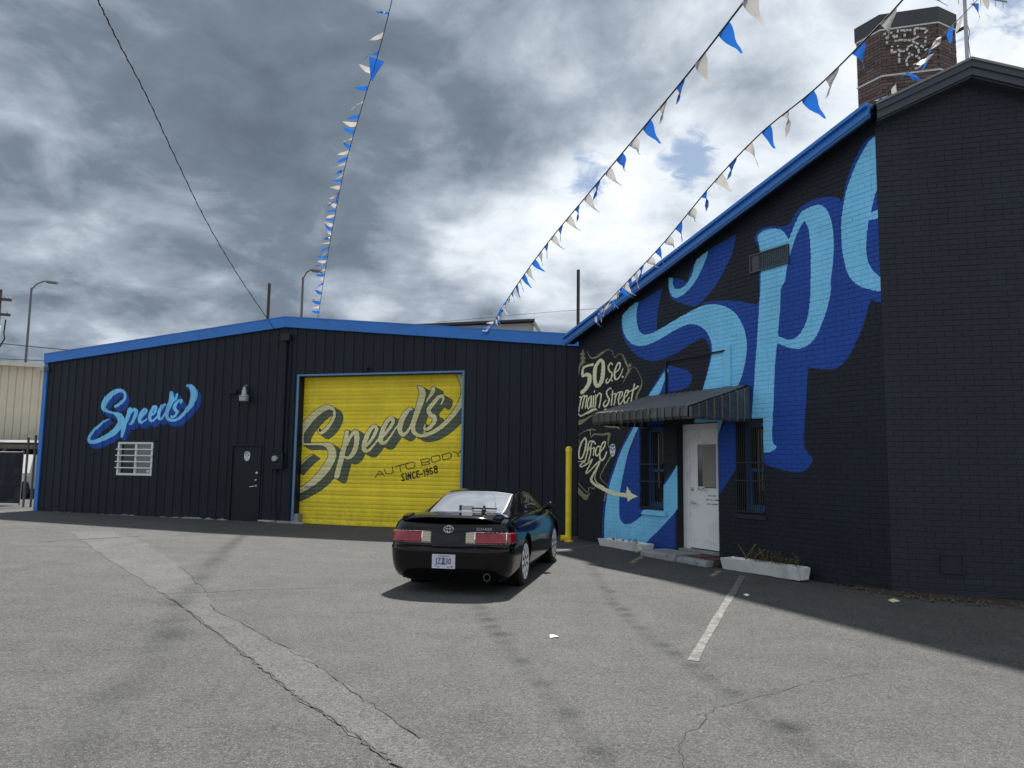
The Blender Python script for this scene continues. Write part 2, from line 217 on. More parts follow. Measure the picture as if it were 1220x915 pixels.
# ------------------------------------------------------------------ painted artwork (flat print on the walls)
ART={'mural_polys':[('db',[(-3.671,4.621),(-3.509,4.627),(-3.312,4.609),(-3.025,4.566),(-2.794,4.514),(-2.526,4.438),(-2.349,4.382),(-2.281,4.395),(-2.273,4.41),(-2.254,4.793),(-2.243,5.173),(-2.257,5.351),(-2.352,5.516),(-2.277,5.609),(-2.15,5.645),(-1.932,5.617),(-1.721,5.556),(-1.588,5.553),(-1.503,5.657),(-1.387,5.763),(-1.226,5.815),(-0.995,5.816),(-0.81,5.775),(-0.631,5.692),(-0.591,5.608),(-0.558,5.738),(-0.505,5.91),(-0.414,6.098),(-0.304,6.262),(-0.193,6.392),(-0.083,6.449),(0.049,6.441),(0.176,6.392),(0.182,6.393),(0.106,3.943),(-0.065,4.001),(-0.155,4.066),(-0.205,3.959),(-0.254,3.822),(-0.281,3.742),(-0.338,3.627),(-0.432,3.469),(-0.546,3.297),(-0.659,3.184),(-0.771,3.133),(-0.903,3.122),(-1.094,3.151),(-1.291,3.195),(-1.316,3.026),(-1.357,2.635),(-1.402,2.244),(-1.41,2.0),(-1.365,1.902),(-1.25,1.782),(-1.301,1.692),(-1.383,1.611),(-1.546,1.576),(-1.795,1.596),(-2.009,1.638),(-2.275,1.704),(-2.6,1.703),(-2.579,2.571),(-2.713,3.019),(-2.811,3.028),(-2.739,3.001),(-2.773,3.454),(-2.983,4.331)]),('db',[(-3.014,2.578),(-3.31,2.163),(-3.585,0.992),(-3.289,1.151),(-2.958,1.507),(-2.797,1.708),(-2.777,2.565)]),('db',[(-6.11,4.778),(-6.104,4.57),(-6.031,4.333),(-5.865,4.127),(-5.672,3.962),(-5.419,3.824),(-5.114,3.73),(-4.818,3.723),(-4.531,3.758),(-4.199,3.835),(-3.879,3.939),(-3.622,3.986),(-3.523,3.902),(-3.441,3.74),(-3.464,3.567),(-3.543,3.33),(-3.648,3.073),(-3.598,3.062),(-3.329,3.725),(-3.397,4.014),(-3.977,4.353),(-4.525,4.328),(-5.111,4.106),(-5.542,4.324)]),('db',[(-5.57,4.971),(-4.757,5.14),(-4.853,4.88),(-4.915,4.62),(-4.941,4.315),(-5.079,4.257),(-5.416,4.306),(-5.605,4.413)]),('db',[(-4.658,3.599),(-4.534,3.571),(-4.285,3.496),(-4.045,3.424),(-3.931,3.315),(-3.953,3.21),(-4.076,3.112),(-4.318,3.078),(-4.941,3.044),(-5.24,3.035)]),('db',[(-4.412,5.253),(-4.334,5.245),(-4.046,5.11),(-3.802,5.455),(-3.466,5.576),(-2.766,5.7),(-2.807,5.537),(-2.905,5.318),(-3.036,5.156),(-3.158,5.018),(-3.306,4.88),(-3.457,4.767),(-3.686,4.645),(-3.868,4.609),(-4.079,4.683),(-4.351,4.796),(-4.501,4.884),(-4.583,5.136),(-4.57,5.302)]),('db',[(-5.45,2.563),(-4.761,2.531),(-4.779,0.842),(-5.228,0.786),(-5.384,0.616),(-5.595,0.504),(-5.92,0.432),(-6.2,0.496),(-6.228,0.73),(-6.142,1.242)]),('db',[(-6.15,1.929),(-5.528,1.923),(-5.534,0.855),(-5.325,0.801),(-5.378,0.701),(-5.589,0.574),(-5.75,0.498),(-5.97,0.449),(-6.082,0.475),(-6.195,0.568)]),('db',[(-5.519,2.599),(-5.693,2.507),(-5.926,2.244),(-6.198,1.924),(-6.402,1.58),(-6.561,1.3),(-6.686,0.983),(-6.764,0.596),(-6.787,0.317),(-6.756,0.042),(-6.696,-0.073),(-6.548,-0.058),(-6.548,0.541),(-6.142,1.514)]),('db',[(-4.429,0.803),(-4.439,0.103),(-5.382,0.01),(-5.291,0.159)]),('db',[(-4.393,1.642),(-4.769,1.293),(-4.769,1.23),(-4.394,1.565)]),('lb',[(-6.063,4.811),(-6.07,4.689),(-6.03,4.456),(-5.898,4.274),(-5.703,4.138),(-5.449,4.073),(-5.202,4.072),(-4.931,4.113),(-4.64,4.182),(-4.358,4.25),(-4.112,4.29),(-3.952,4.291),(-3.796,4.252),(-3.643,4.175),(-3.52,4.067),(-3.438,3.932),(-3.401,3.787),(-3.409,3.648),(-3.456,3.496),(-3.534,3.294),(-3.638,3.065),(-3.865,2.5),(-4.17,1.968),(-4.433,1.593),(-4.777,1.253),(-5.238,0.815),(-5.351,0.767),(-5.404,0.696),(-5.496,0.629),(-5.589,0.574),(-5.75,0.503),(-5.887,0.468),(-5.97,0.457),(-6.048,0.477),(-6.11,0.52),(-6.152,0.571),(-6.175,0.67),(-6.18,0.873),(-6.165,1.043),(-6.123,1.214),(-6.0,1.584),(-5.888,1.888),(-5.722,2.155),(-5.574,2.368),(-5.435,2.519),(-5.276,2.817),(-4.883,3.039),(-4.736,3.261),(-4.585,3.49),(-4.63,3.54),(-4.751,3.443),(-4.969,3.244),(-5.204,3.033),(-5.628,2.511),(-5.859,2.242),(-6.13,1.924),(-6.332,1.581),(-6.49,1.302),(-6.614,0.986),(-6.685,0.601),(-6.709,0.323),(-6.69,0.083),(-6.63,-0.042),(-6.616,-0.009),(-5.33,0.111),(-5.278,0.163),(-4.95,0.397),(-4.429,0.803),(-3.661,1.585),(-3.289,2.148),(-3.138,2.467),(-2.93,2.777),(-2.783,3.021),(-2.666,3.243),(-2.594,3.467),(-2.558,3.694),(-2.576,3.862),(-2.634,4.038),(-2.733,4.205),(-2.866,4.346),(-3.027,4.449),(-3.216,4.525),(-3.411,4.57),(-3.611,4.581),(-3.817,4.556),(-4.028,4.516),(-4.3,4.461),(-4.581,4.393),(-4.87,4.323),(-5.079,4.288),(-5.261,4.284),(-5.416,4.326),(-5.51,4.419),(-5.566,4.568),(-5.584,4.731),(-5.565,4.849),(-5.513,5.001),(-5.667,4.988)]),('bk',[(-3.138,2.496),(-3.015,2.519),(-3.31,2.134),(-3.397,1.958)]),('lb',[(-4.57,5.294),(-4.445,5.28),(-4.441,5.146),(-4.392,5.052),(-4.237,5.022),(-4.046,5.084),(-3.9,5.227),(-3.791,5.453),(-3.466,5.576),(-3.493,5.492),(-3.571,5.366),(-3.729,5.165),(-3.914,5.002),(-4.13,4.896),(-4.267,4.87),(-4.377,4.872),(-4.489,4.935),(-4.555,5.073)]),('lb',[(-2.279,5.515),(-2.242,5.564),(-2.161,5.595),(-2.02,5.592),(-1.848,5.556),(-1.732,5.484),(-1.659,5.388),(-1.616,5.309),(-1.552,5.403),(-1.453,5.566),(-1.349,5.686),(-1.23,5.717),(-0.999,5.707),(-0.907,5.638),(-0.837,5.531),(-0.787,5.365),(-0.759,5.137),(-0.763,4.918),(-0.794,4.675),(-0.84,4.403),(-0.832,4.364),(-0.864,4.208),(-0.928,4.024),(-1.033,3.812),(-1.156,3.633),(-1.279,3.544),(-1.443,3.509),(-1.609,3.534),(-1.778,3.6),(-1.899,3.654),(-1.936,3.43),(-1.964,3.225),(-2.001,2.711),(-2.033,2.37),(-2.041,2.079),(-2.016,2.021),(-1.956,1.976),(-2.01,1.926),(-2.099,1.893),(-2.247,1.887),(-2.478,1.889),(-2.477,2.459),(-2.428,2.917),(-2.38,3.34),(-2.325,3.797),(-2.276,4.256),(-2.241,4.537),(-2.23,4.685),(-2.22,4.89),(-2.217,5.167),(-2.234,5.346)]),('db',[(-1.775,4.57),(-1.826,4.178),(-1.882,3.77),(-1.753,3.71),(-1.647,3.678),(-1.541,3.687),(-1.414,3.763),(-1.307,3.921),(-1.248,4.112),(-1.218,4.307),(-1.214,4.415),(-1.191,4.764),(-1.189,5.054),(-1.205,5.285),(-1.239,5.441),(-1.291,5.531),(-1.356,5.473),(-1.482,5.292),(-1.591,5.053),(-1.659,4.868),(-1.728,4.617)]),('lb',[(0.19,6.363),(0.015,6.429),(-0.068,6.412),(-0.19,6.298),(-0.315,6.142),(-0.427,5.946),(-0.523,5.728),(-0.584,5.496),(-0.618,5.256),(-0.62,5.007),(-0.594,4.753),(-0.533,4.524),(-0.451,4.391),(-0.303,4.265),(-0.141,4.188),(0.106,4.113),(0.114,4.297),(0.058,4.318),(-0.035,4.387),(-0.128,4.496),(-0.189,4.629),(-0.208,4.813),(-0.19,5.019),(-0.149,5.224),(-0.002,5.207),(0.069,5.211),(0.101,5.356),(0.076,5.375),(0.004,5.34),(-0.112,5.322),(-0.085,5.411),(-0.018,5.601),(0.045,5.724),(0.106,5.8)]),('ol',[(-7.529,4.268),(-7.673,4.158),(-7.59,4.148),(-7.664,4.053),(-7.589,4.044),(-7.692,3.928),(-7.752,3.69),(-7.702,3.697),(-7.65,3.877),(-7.446,3.965),(-7.499,4.034),(-7.426,4.048),(-7.516,4.128),(-7.467,4.145)]),('ol',[(-7.817,1.229),(-7.396,1.011),(-7.225,1.065),(-7.373,0.884),(-7.416,0.882),(-7.815,1.069)]),('cr',[(-5.91,1.234),(-5.789,1.116),(-5.549,1.037),(-5.753,0.985),(-5.9,0.918),(-5.911,1.0),(-5.955,1.065)])],'mural_strokes':[('ol',[(-7.367,4.213,0.0046),(-7.306,4.103,0.0103),(-7.206,4.034,0.0171),(-7.03,4.029,0.0225),(-6.838,4.08,0.0268),(-6.668,4.13,0.0133),(-6.538,4.142,0.0055),(-6.427,4.078,0.0055),(-6.329,3.942,0.0054),(-6.229,3.995,0.0054),(-6.105,3.991,0.0064),(-6.017,3.905,0.0128),(-5.948,3.801,0.0212),(-5.879,3.688,0.0169),(-5.845,3.611,0.0274),(-5.914,3.533,0.0211),(-5.983,3.445,0.0085),(-6.053,3.366,0.0042)]),('ol',[(-5.845,3.611,0.0189),(-5.743,3.652,0.0052),(-5.642,3.663,0.0052),(-5.526,3.547,0.0052),(-5.413,3.351,0.0061),(-5.463,3.211,0.0164),(-5.562,3.096,0.0206),(-5.612,2.986,0.0144)]),('ol',[(-5.821,3.734,0.0232),(-5.794,3.7,0.0231)]),('ol',[(-5.76,3.759,0.0052),(-5.749,3.737,0.0052)]),('ol',[(-7.807,2.611,0.0477),(-7.627,2.616,0.0498),(-7.406,2.68,0.0246),(-7.148,2.753,0.0122)]),('ol',[(-6.731,2.505,0.0119),(-6.53,2.474,0.0188),(-6.333,2.478,0.0348),(-6.197,2.438,0.0138),(-6.159,2.402,0.0069)]),('ol',[(-6.236,2.527,0.0069),(-6.121,2.523,0.0207),(-6.045,2.444,0.0046)]),('ol',[(-7.825,2.123,0.0225),(-7.803,2.173,0.01),(-7.646,2.169,0.0062),(-7.75,2.296,0.0062),(-7.536,2.389,0.0074),(-7.253,2.441,0.0171),(-7.041,2.421,0.0072)]),('ol',[(-7.253,2.429,0.0195),(-7.21,2.269,0.0073),(-7.104,2.327,0.0169),(-6.812,2.313,0.019),(-6.53,2.322,0.0211),(-6.55,2.24,0.0234),(-6.569,2.077,0.007),(-6.47,2.017,0.0349),(-6.411,1.888,0.0255),(-6.549,1.773,0.014),(-6.77,1.538,0.0106),(-6.851,1.384,0.0082),(-6.588,1.227,0.0058)]),('ol',[(-7.778,1.948,0.0224),(-7.8,1.886,0.0149)]),('ol',[(-7.795,1.353,0.0099),(-7.772,1.292,0.0099),(-7.361,1.06,0.0108),(-7.276,1.171,0.0096),(-7.119,1.14,0.0119),(-7.078,1.177,0.0119)]),('ol',[(-6.656,1.078,0.007),(-6.68,1.003,0.0116),(-6.72,0.904,0.0093)]),('cr',[(-7.166,3.882,0.0306),(-7.506,3.85,0.0276),(-7.558,3.671,0.03),(-7.404,3.679,0.0389),(-7.283,3.633,0.0477),(-7.302,3.476,0.0477),(-7.462,3.342,0.0457),(-7.575,3.293,0.0413)]),('cr',[(-6.864,3.949,0.0313),(-7.029,3.833,0.0405),(-7.079,3.658,0.0427),(-7.066,3.5,0.0404),(-6.996,3.389,0.0379),(-6.874,3.416,0.0421),(-6.791,3.542,0.0465),(-6.753,3.737,0.0421),(-6.769,3.894,0.0333),(-6.864,3.949,0.0313)]),('cr',[(-6.42,3.8,0.0131),(-6.482,3.84,0.0131),(-6.567,3.761,0.0153),(-6.519,3.669,0.0153),(-6.427,3.605,0.0174),(-6.464,3.511,0.0163),(-6.592,3.418,0.0175),(-6.648,3.451,0.0132),(-6.592,3.523,0.0109)]),('cr',[(-6.438,3.465,0.0174),(-6.427,3.451,0.0152)]),('cr',[(-6.319,3.616,0.0108),(-6.176,3.677,0.015),(-6.14,3.791,0.015),(-6.211,3.809,0.0151),(-6.326,3.671,0.0173),(-6.337,3.521,0.0184),(-6.265,3.46,0.015),(-6.141,3.534,0.0139),(-6.035,3.683,0.0085)]),('cr',[(-6.056,3.504,0.017),(-6.046,3.491,0.0149)]),('cr',[(-7.686,3.187,0.0115),(-7.624,3.194,0.0138),(-7.631,3.091,0.0149),(-7.712,2.866,0.0138)]),('cr',[(-7.643,3.069,0.0115),(-7.55,3.2,0.0137),(-7.481,3.195,0.0148),(-7.521,3.061,0.0148),(-7.573,2.927,0.0137)]),('cr',[(-7.521,3.084,0.0103),(-7.441,3.192,0.0137),(-7.372,3.187,0.0147),(-7.412,3.054,0.0136),(-7.439,2.919,0.0125)]),('cr',[(-7.202,3.186,0.0135),(-7.3,3.136,0.0136),(-7.359,3.005,0.0147),(-7.339,2.913,0.0135),(-7.26,2.953,0.0124),(-7.202,3.174,0.0135),(-7.201,3.04,0.0135),(-7.22,2.924,0.0123)]),('cr',[(-7.112,3.179,0.0134),(-7.123,3.057,0.0134),(-7.142,2.924,0.0123)]),('cr',[(-7.085,3.278,0.0157),(-7.096,3.256,0.0112)]),('cr',[(-7.034,3.196,0.0123),(-7.041,3.051,0.0134),(-7.064,2.915,0.0122)]),('cr',[(-7.041,3.096,0.01),(-6.93,3.21,0.0133),(-6.835,3.192,0.0155),(-6.854,3.061,0.0143),(-6.91,2.91,0.0132)]),('cr',[(-6.464,3.272,0.0108),(-6.518,3.298,0.0152),(-6.629,3.22,0.0153),(-6.592,3.13,0.0163),(-6.537,3.061,0.0174),(-6.592,2.956,0.0174),(-6.703,2.915,0.0153),(-6.74,2.987,0.012),(-6.647,3.047,0.0087)]),('cr',[(-6.409,3.235,0.013),(-6.427,3.075,0.014),(-6.463,2.926,0.0129)]),('cr',[(-6.464,3.153,0.0097),(-6.301,3.173,0.0107)]),('cr',[(-6.319,3.164,0.0118),(-6.319,3.046,0.0129),(-6.362,2.92,0.0118)]),('cr',[(-6.319,3.067,0.0097),(-6.247,3.169,0.0118),(-6.159,3.183,0.0138)]),('cr',[(-6.194,3.037,0.0085),(-6.089,3.093,0.0117),(-6.064,3.176,0.0117),(-6.124,3.181,0.0128),(-6.194,3.08,0.0139),(-6.194,2.952,0.0128),(-6.124,2.937,0.0117),(-6.019,3.046,0.0084)]),('cr',[(-6.002,3.045,0.0084),(-5.891,3.11,0.0115),(-5.864,3.192,0.0115),(-5.932,3.197,0.0126),(-6.002,3.087,0.0137),(-6.002,2.96,0.0126),(-5.933,2.945,0.0115),(-5.83,3.053,0.0084)]),('cr',[(-5.661,3.311,0.0145),(-5.729,3.108,0.0145),(-5.763,2.986,0.0135),(-5.736,2.943,0.0114)]),('cr',[(-5.898,3.163,0.0105),(-5.695,3.199,0.0145),(-5.545,3.249,0.0185)]),('cr',[(-7.711,2.809,0.0161),(-7.62,2.758,0.0137),(-7.458,2.795,0.0147),(-7.259,2.852,0.018),(-7.064,2.886,0.0133),(-6.979,2.848,0.0055)]),('cr',[(-7.358,2.79,0.0068),(-7.22,2.828,0.0101),(-7.044,2.862,0.0078)]),('cr',[(-6.703,2.854,0.0131),(-6.591,2.836,0.0152),(-6.518,2.847,0.0086)]),('cr',[(-7.447,2.263,0.0172),(-7.601,2.144,0.0185),(-7.688,1.947,0.0198),(-7.674,1.811,0.0185),(-7.554,1.823,0.0184),(-7.446,1.994,0.0196),(-7.395,2.189,0.0183),(-7.447,2.263,0.0172)]),('cr',[(-7.124,2.158,0.0145),(-7.231,2.185,0.0146),(-7.316,2.114,0.0146),(-7.358,1.92,0.0158),(-7.465,1.713,0.0146)]),('cr',[(-7.402,1.993,0.0098),(-7.209,2.051,0.0121)]),('cr',[(-7.04,2.109,0.0072),(-7.124,2.183,0.0121),(-7.209,2.088,0.0145),(-7.229,1.919,0.0145),(-7.314,1.75,0.0133)]),('cr',[(-7.294,1.992,0.0097),(-7.081,2.037,0.012)]),('cr',[(-7.081,2.013,0.0132),(-7.123,1.87,0.0132)]),('cr',[(-7.052,2.133,0.0144),(-7.057,2.114,0.0132)]),('cr',[(-6.886,2.058,0.0143),(-6.977,2.048,0.0143),(-7.039,1.929,0.0156),(-6.997,1.85,0.0143),(-6.902,1.904,0.0119)]),('cr',[(-6.885,1.928,0.0107),(-6.73,2.032,0.0142),(-6.67,2.137,0.0141),(-6.739,2.15,0.0154),(-6.861,2.01,0.0166),(-6.873,1.821,0.0178),(-6.791,1.761,0.0165),(-6.689,1.832,0.0153),(-6.629,1.937,0.0117)]),('cr',[(-7.822,1.737,0.0062),(-7.62,1.73,0.0098),(-7.488,1.749,0.011),(-7.641,1.639,0.016),(-7.531,1.627,0.0159),(-7.292,1.713,0.0145),(-7.165,1.774,0.0144),(-7.399,1.494,0.017),(-7.291,1.508,0.0157),(-7.017,1.678,0.0143),(-6.872,1.738,0.0142),(-7.058,1.523,0.0191),(-7.205,1.341,0.0264),(-7.057,1.237,0.0309),(-6.769,1.163,0.0397),(-6.489,1.091,0.0414),(-6.18,1.057,0.043),(-5.881,1.046,0.0423)]),('cr',[(-6.852,1.738,0.0059),(-6.996,1.535,0.0071),(-7.066,1.38,0.0083),(-6.974,1.275,0.0095),(-6.728,1.199,0.0093)])],'gar':[[(-4.428,2.429,0.0155),(-4.341,2.429,0.042),(-4.172,2.561,0.0463),(-4.055,2.716,0.0441),(-3.982,2.881,0.042),(-3.994,3.024,0.0376),(-4.109,3.103,0.0532),(-4.295,3.082,0.0778),(-4.491,2.973,0.0891),(-4.685,2.807,0.098),(-4.865,2.607,0.1003),(-4.97,2.406,0.0891),(-4.898,2.151,0.0355),(-4.762,2.122,0.0295),(-4.494,2.129,0.0294),(-4.26,2.124,0.0498),(-4.075,2.052,0.0964),(-4.002,1.892,0.1107),(-4.028,1.717,0.1105),(-4.15,1.512,0.1105),(-4.323,1.306,0.1047),(-4.547,1.112,0.0932),(-4.773,0.962,0.0758),(-5.003,0.84,0.0643),(-5.168,0.763,0.0556)],[(-4.581,1.852,0.0088),(-4.776,1.724,0.0206),(-4.938,1.575,0.0235),(-5.066,1.44,0.0265)],[(-4.433,2.54,0.0089),(-4.442,2.451,0.0155),(-4.365,2.407,0.0265)],[(-3.585,2.455,0.0525),(-3.614,2.222,0.064),(-3.68,1.931,0.0696),(-3.764,1.582,0.0723),(-3.836,1.292,0.0722)],[(-3.57,2.106,0.029),(-3.469,2.339,0.0407),(-3.344,2.455,0.0581),(-3.295,2.368,0.0696),(-3.298,2.107,0.0694),(-3.386,1.875,0.0635),(-3.511,1.77,0.0462),(-3.622,1.786,0.0289)],[(-3.038,2.051,0.0345),(-2.854,2.253,0.0403),(-2.723,2.513,0.0461),(-2.803,2.599,0.0462),(-2.956,2.426,0.0577),(-3.056,2.166,0.0634),(-3.068,1.993,0.0576),(-2.939,1.965,0.0402),(-2.785,2.11,0.0287),(-2.603,2.34,0.023)],[(-2.6,2.254,0.0344),(-2.417,2.455,0.0401),(-2.249,2.713,0.0459),(-2.335,2.811,0.0517),(-2.486,2.627,0.0575),(-2.572,2.369,0.0631),(-2.585,2.197,0.0573),(-2.47,2.169,0.04),(-2.337,2.312,0.0286),(-2.139,2.598,0.0229)],[(-1.72,3.028,0.0214),(-1.791,3.05,0.0429),(-1.926,2.901,0.0643),(-2.025,2.709,0.0707),(-2.054,2.516,0.0642),(-1.98,2.388,0.0534),(-1.865,2.431,0.0362),(-1.754,2.601,0.0299),(-1.668,2.835,0.0214)],[(-1.575,3.623,0.0237),(-1.481,3.561,0.0644),(-1.442,3.432,0.0857),(-1.484,3.261,0.0834),(-1.558,3.027,0.0769),(-1.633,2.814,0.0683),(-1.684,2.601,0.0596),(-1.644,2.431,0.0531),(-1.469,2.357,0.0424),(-1.241,2.399,0.0486),(-1.061,2.484,0.0506),(-0.883,2.599,0.0547),(-0.706,2.757,0.0589),(-0.531,2.955,0.0652),(-0.379,3.185,0.0736),(-0.295,3.416,0.0779),(-0.299,3.627,0.0844),(-0.37,3.797,0.0741),(-0.509,3.97,0.0425)],[(-1.147,3.566,0.0534),(-1.167,3.471,0.0491),(-1.256,3.344,0.0341),(-1.333,3.217,0.0128)],[(-0.92,3.159,0.017),(-0.866,3.275,0.0276),(-0.879,3.36,0.0382),(-0.992,3.341,0.0468),(-1.148,3.172,0.0532),(-1.258,3.024,0.0574),(-1.209,2.897,0.0573),(-1.105,2.832,0.0593),(-1.09,2.727,0.055),(-1.2,2.579,0.0465),(-1.313,2.515,0.0381),(-1.372,2.558,0.0276),(-1.34,2.643,0.0148)]],'gar_text':[[(-2.715,1.266,0.0092),(-2.593,1.437,0.0092)],[(-2.593,1.437,0.0092),(-2.448,1.324,0.0092)],[(-2.653,1.337,0.0092),(-2.488,1.369,0.0092)],[(-2.461,1.485,0.0092),(-2.411,1.366,0.0092),(-2.259,1.368,0.0092),(-2.204,1.408,0.0092),(-2.239,1.541,0.0092)],[(-2.151,1.558,0.0092),(-1.901,1.619,0.0092)],[(-2.021,1.588,0.0092),(-1.995,1.428,0.0092)],[(-1.863,1.626,0.0092),(-1.826,1.643,0.0092),(-1.64,1.684,0.0091),(-1.601,1.657,0.0091),(-1.598,1.554,0.0091),(-1.635,1.531,0.0091),(-1.796,1.49,0.0091),(-1.84,1.517,0.0091),(-1.863,1.626,0.0092)],[(-1.447,1.732,0.0091),(-1.27,1.774,0.0091),(-1.196,1.771,0.0091),(-1.189,1.725,0.0091),(-1.255,1.688,0.0091),(-1.415,1.664,0.0091)],[(-1.255,1.688,0.0091),(-1.193,1.673,0.0091),(-1.197,1.639,0.0091),(-1.266,1.62,0.0091),(-1.401,1.591,0.0091),(-1.447,1.732,0.0091)],[(-1.159,1.798,0.0091),(-1.123,1.821,0.0091),(-0.965,1.857,0.0091),(-0.923,1.841,0.0091),(-0.913,1.737,0.009),(-0.949,1.714,0.009),(-1.1,1.674,0.0091),(-1.139,1.696,0.0091),(-1.159,1.798,0.0091)],[(-0.86,1.869,0.009),(-0.674,1.92,0.009),(-0.617,1.905,0.009),(-0.61,1.815,0.009),(-0.646,1.785,0.009),(-0.827,1.743,0.009),(-0.86,1.869,0.009)],[(-0.553,1.957,0.009),(-0.431,1.895,0.009)],[(-0.431,1.895,0.009),(-0.314,2.031,0.009)],[(-0.431,1.895,0.009),(-0.413,1.833,0.009)],[(-1.9,1.367,0.0148),(-1.943,1.374,0.0149),(-1.967,1.332,0.0148),(-1.941,1.291,0.0148),(-1.897,1.265,0.0148),(-1.891,1.224,0.0148),(-1.925,1.196,0.0148),(-1.963,1.213,0.0148)],[(-1.843,1.384,0.0148),(-1.82,1.22,0.0148)],[(-1.776,1.233,0.0148),(-1.786,1.392,0.0148),(-1.701,1.25,0.0148),(-1.724,1.404,0.0148)],[(-1.599,1.425,0.0148),(-1.644,1.428,0.0148),(-1.663,1.371,0.0148),(-1.647,1.28,0.0148),(-1.61,1.265,0.0148),(-1.578,1.298,0.0148)],[(-1.489,1.458,0.0148),(-1.553,1.441,0.0148),(-1.528,1.289,0.0147),(-1.467,1.306,0.0147)],[(-1.541,1.369,0.0148),(-1.486,1.381,0.0148)],[(-1.451,1.37,0.0147),(-1.382,1.385,0.0147)],[(-1.365,1.46,0.0147),(-1.341,1.487,0.0147),(-1.312,1.343,0.0147)],[(-1.231,1.457,0.0147),(-1.26,1.43,0.0147),(-1.286,1.461,0.0147),(-1.282,1.497,0.0147),(-1.25,1.511,0.0147),(-1.225,1.48,0.0147),(-1.215,1.412,0.0147),(-1.239,1.362,0.0147),(-1.264,1.371,0.0147)],[(-1.128,1.534,0.0147),(-1.189,1.521,0.0147),(-1.175,1.454,0.0147),(-1.138,1.463,0.0147),(-1.113,1.437,0.0147),(-1.117,1.396,0.0147),(-1.148,1.379,0.0147),(-1.173,1.395,0.0147)],[(-1.038,1.584,0.0147),(-1.067,1.568,0.0147),(-1.066,1.528,0.0147),(-1.029,1.506,0.0147),(-0.993,1.529,0.0147),(-0.994,1.569,0.0147),(-1.038,1.584,0.0147)],[(-1.029,1.506,0.0147),(-1.065,1.471,0.0147),(-1.051,1.419,0.0147),(-1.014,1.409,0.0147),(-0.978,1.439,0.0147),(-0.992,1.488,0.0147),(-1.029,1.506,0.0147)]],'logo':[[(-11.01,3.177,0.0392),(-10.902,3.221,0.0451),(-10.779,3.301,0.0451),(-10.686,3.429,0.0391),(-10.709,3.565,0.0362),(-10.863,3.642,0.0514),(-11.064,3.6,0.0696),(-11.276,3.452,0.0849),(-11.418,3.272,0.0818),(-11.429,3.136,0.0666),(-11.297,3.044,0.0392),(-11.049,2.982,0.0361),(-10.837,2.891,0.0899),(-10.768,2.726,0.0986),(-10.864,2.547,0.0956),(-11.072,2.382,0.0837),(-11.323,2.262,0.0719),(-11.577,2.171,0.06),(-11.763,2.141,0.0511),(-11.88,2.185,0.0452),(-11.872,2.306,0.0422),(-11.718,2.487,0.0392),(-11.524,2.638,0.0332),(-11.347,2.758,0.0271),(-11.184,2.817,0.009)],[(-10.468,3.097,0.0508),(-10.525,2.904,0.0597),(-10.616,2.666,0.0596),(-10.679,2.457,0.0536),(-10.704,2.308,0.0357)],[(-10.491,2.933,0.0239),(-10.374,3.067,0.0448),(-10.263,3.051,0.0536),(-10.285,2.873,0.0565),(-10.38,2.695,0.0416),(-10.469,2.665,0.0208)],[(-10.116,2.812,0.0208),(-9.963,2.93,0.0326),(-9.9,3.048,0.0326),(-9.975,3.078,0.0416),(-10.09,2.931,0.0534),(-10.113,2.768,0.0504),(-10.018,2.708,0.0325),(-9.863,2.811,0.0207)],[(-9.76,2.87,0.0207),(-9.607,2.987,0.0325),(-9.565,3.134,0.0325),(-9.638,3.15,0.0414),(-9.733,2.988,0.0532),(-9.748,2.811,0.0502),(-9.661,2.751,0.0324),(-9.509,2.868,0.0206)],[(-9.25,3.22,0.0236),(-9.353,3.162,0.0501),(-9.446,2.986,0.056),(-9.435,2.839,0.05),(-9.345,2.823,0.0352),(-9.233,2.984,0.0264)],[(-9.062,3.556,0.0383),(-9.048,3.364,0.0706),(-9.137,3.13,0.0676),(-9.177,2.955,0.0616),(-9.132,2.822,0.0527),(-8.987,2.763,0.035),(-8.813,2.792,0.0379),(-8.663,2.893,0.0437),(-8.516,3.037,0.0524),(-8.372,3.211,0.0757),(-8.299,3.414,0.0962),(-8.31,3.574,0.0934),(-8.425,3.722,0.0586),(-8.548,3.739,0.0205)],[(-8.864,3.494,0.0382),(-8.908,3.377,0.0323),(-8.966,3.305,0.0147)],[(-8.723,3.243,0.0205),(-8.712,3.331,0.0322),(-8.815,3.303,0.041),(-8.929,3.172,0.0469),(-8.903,3.07,0.0468),(-8.829,3.011,0.0467),(-8.874,2.909,0.038),(-8.993,2.851,0.0322),(-9.032,2.895,0.0205)]]}
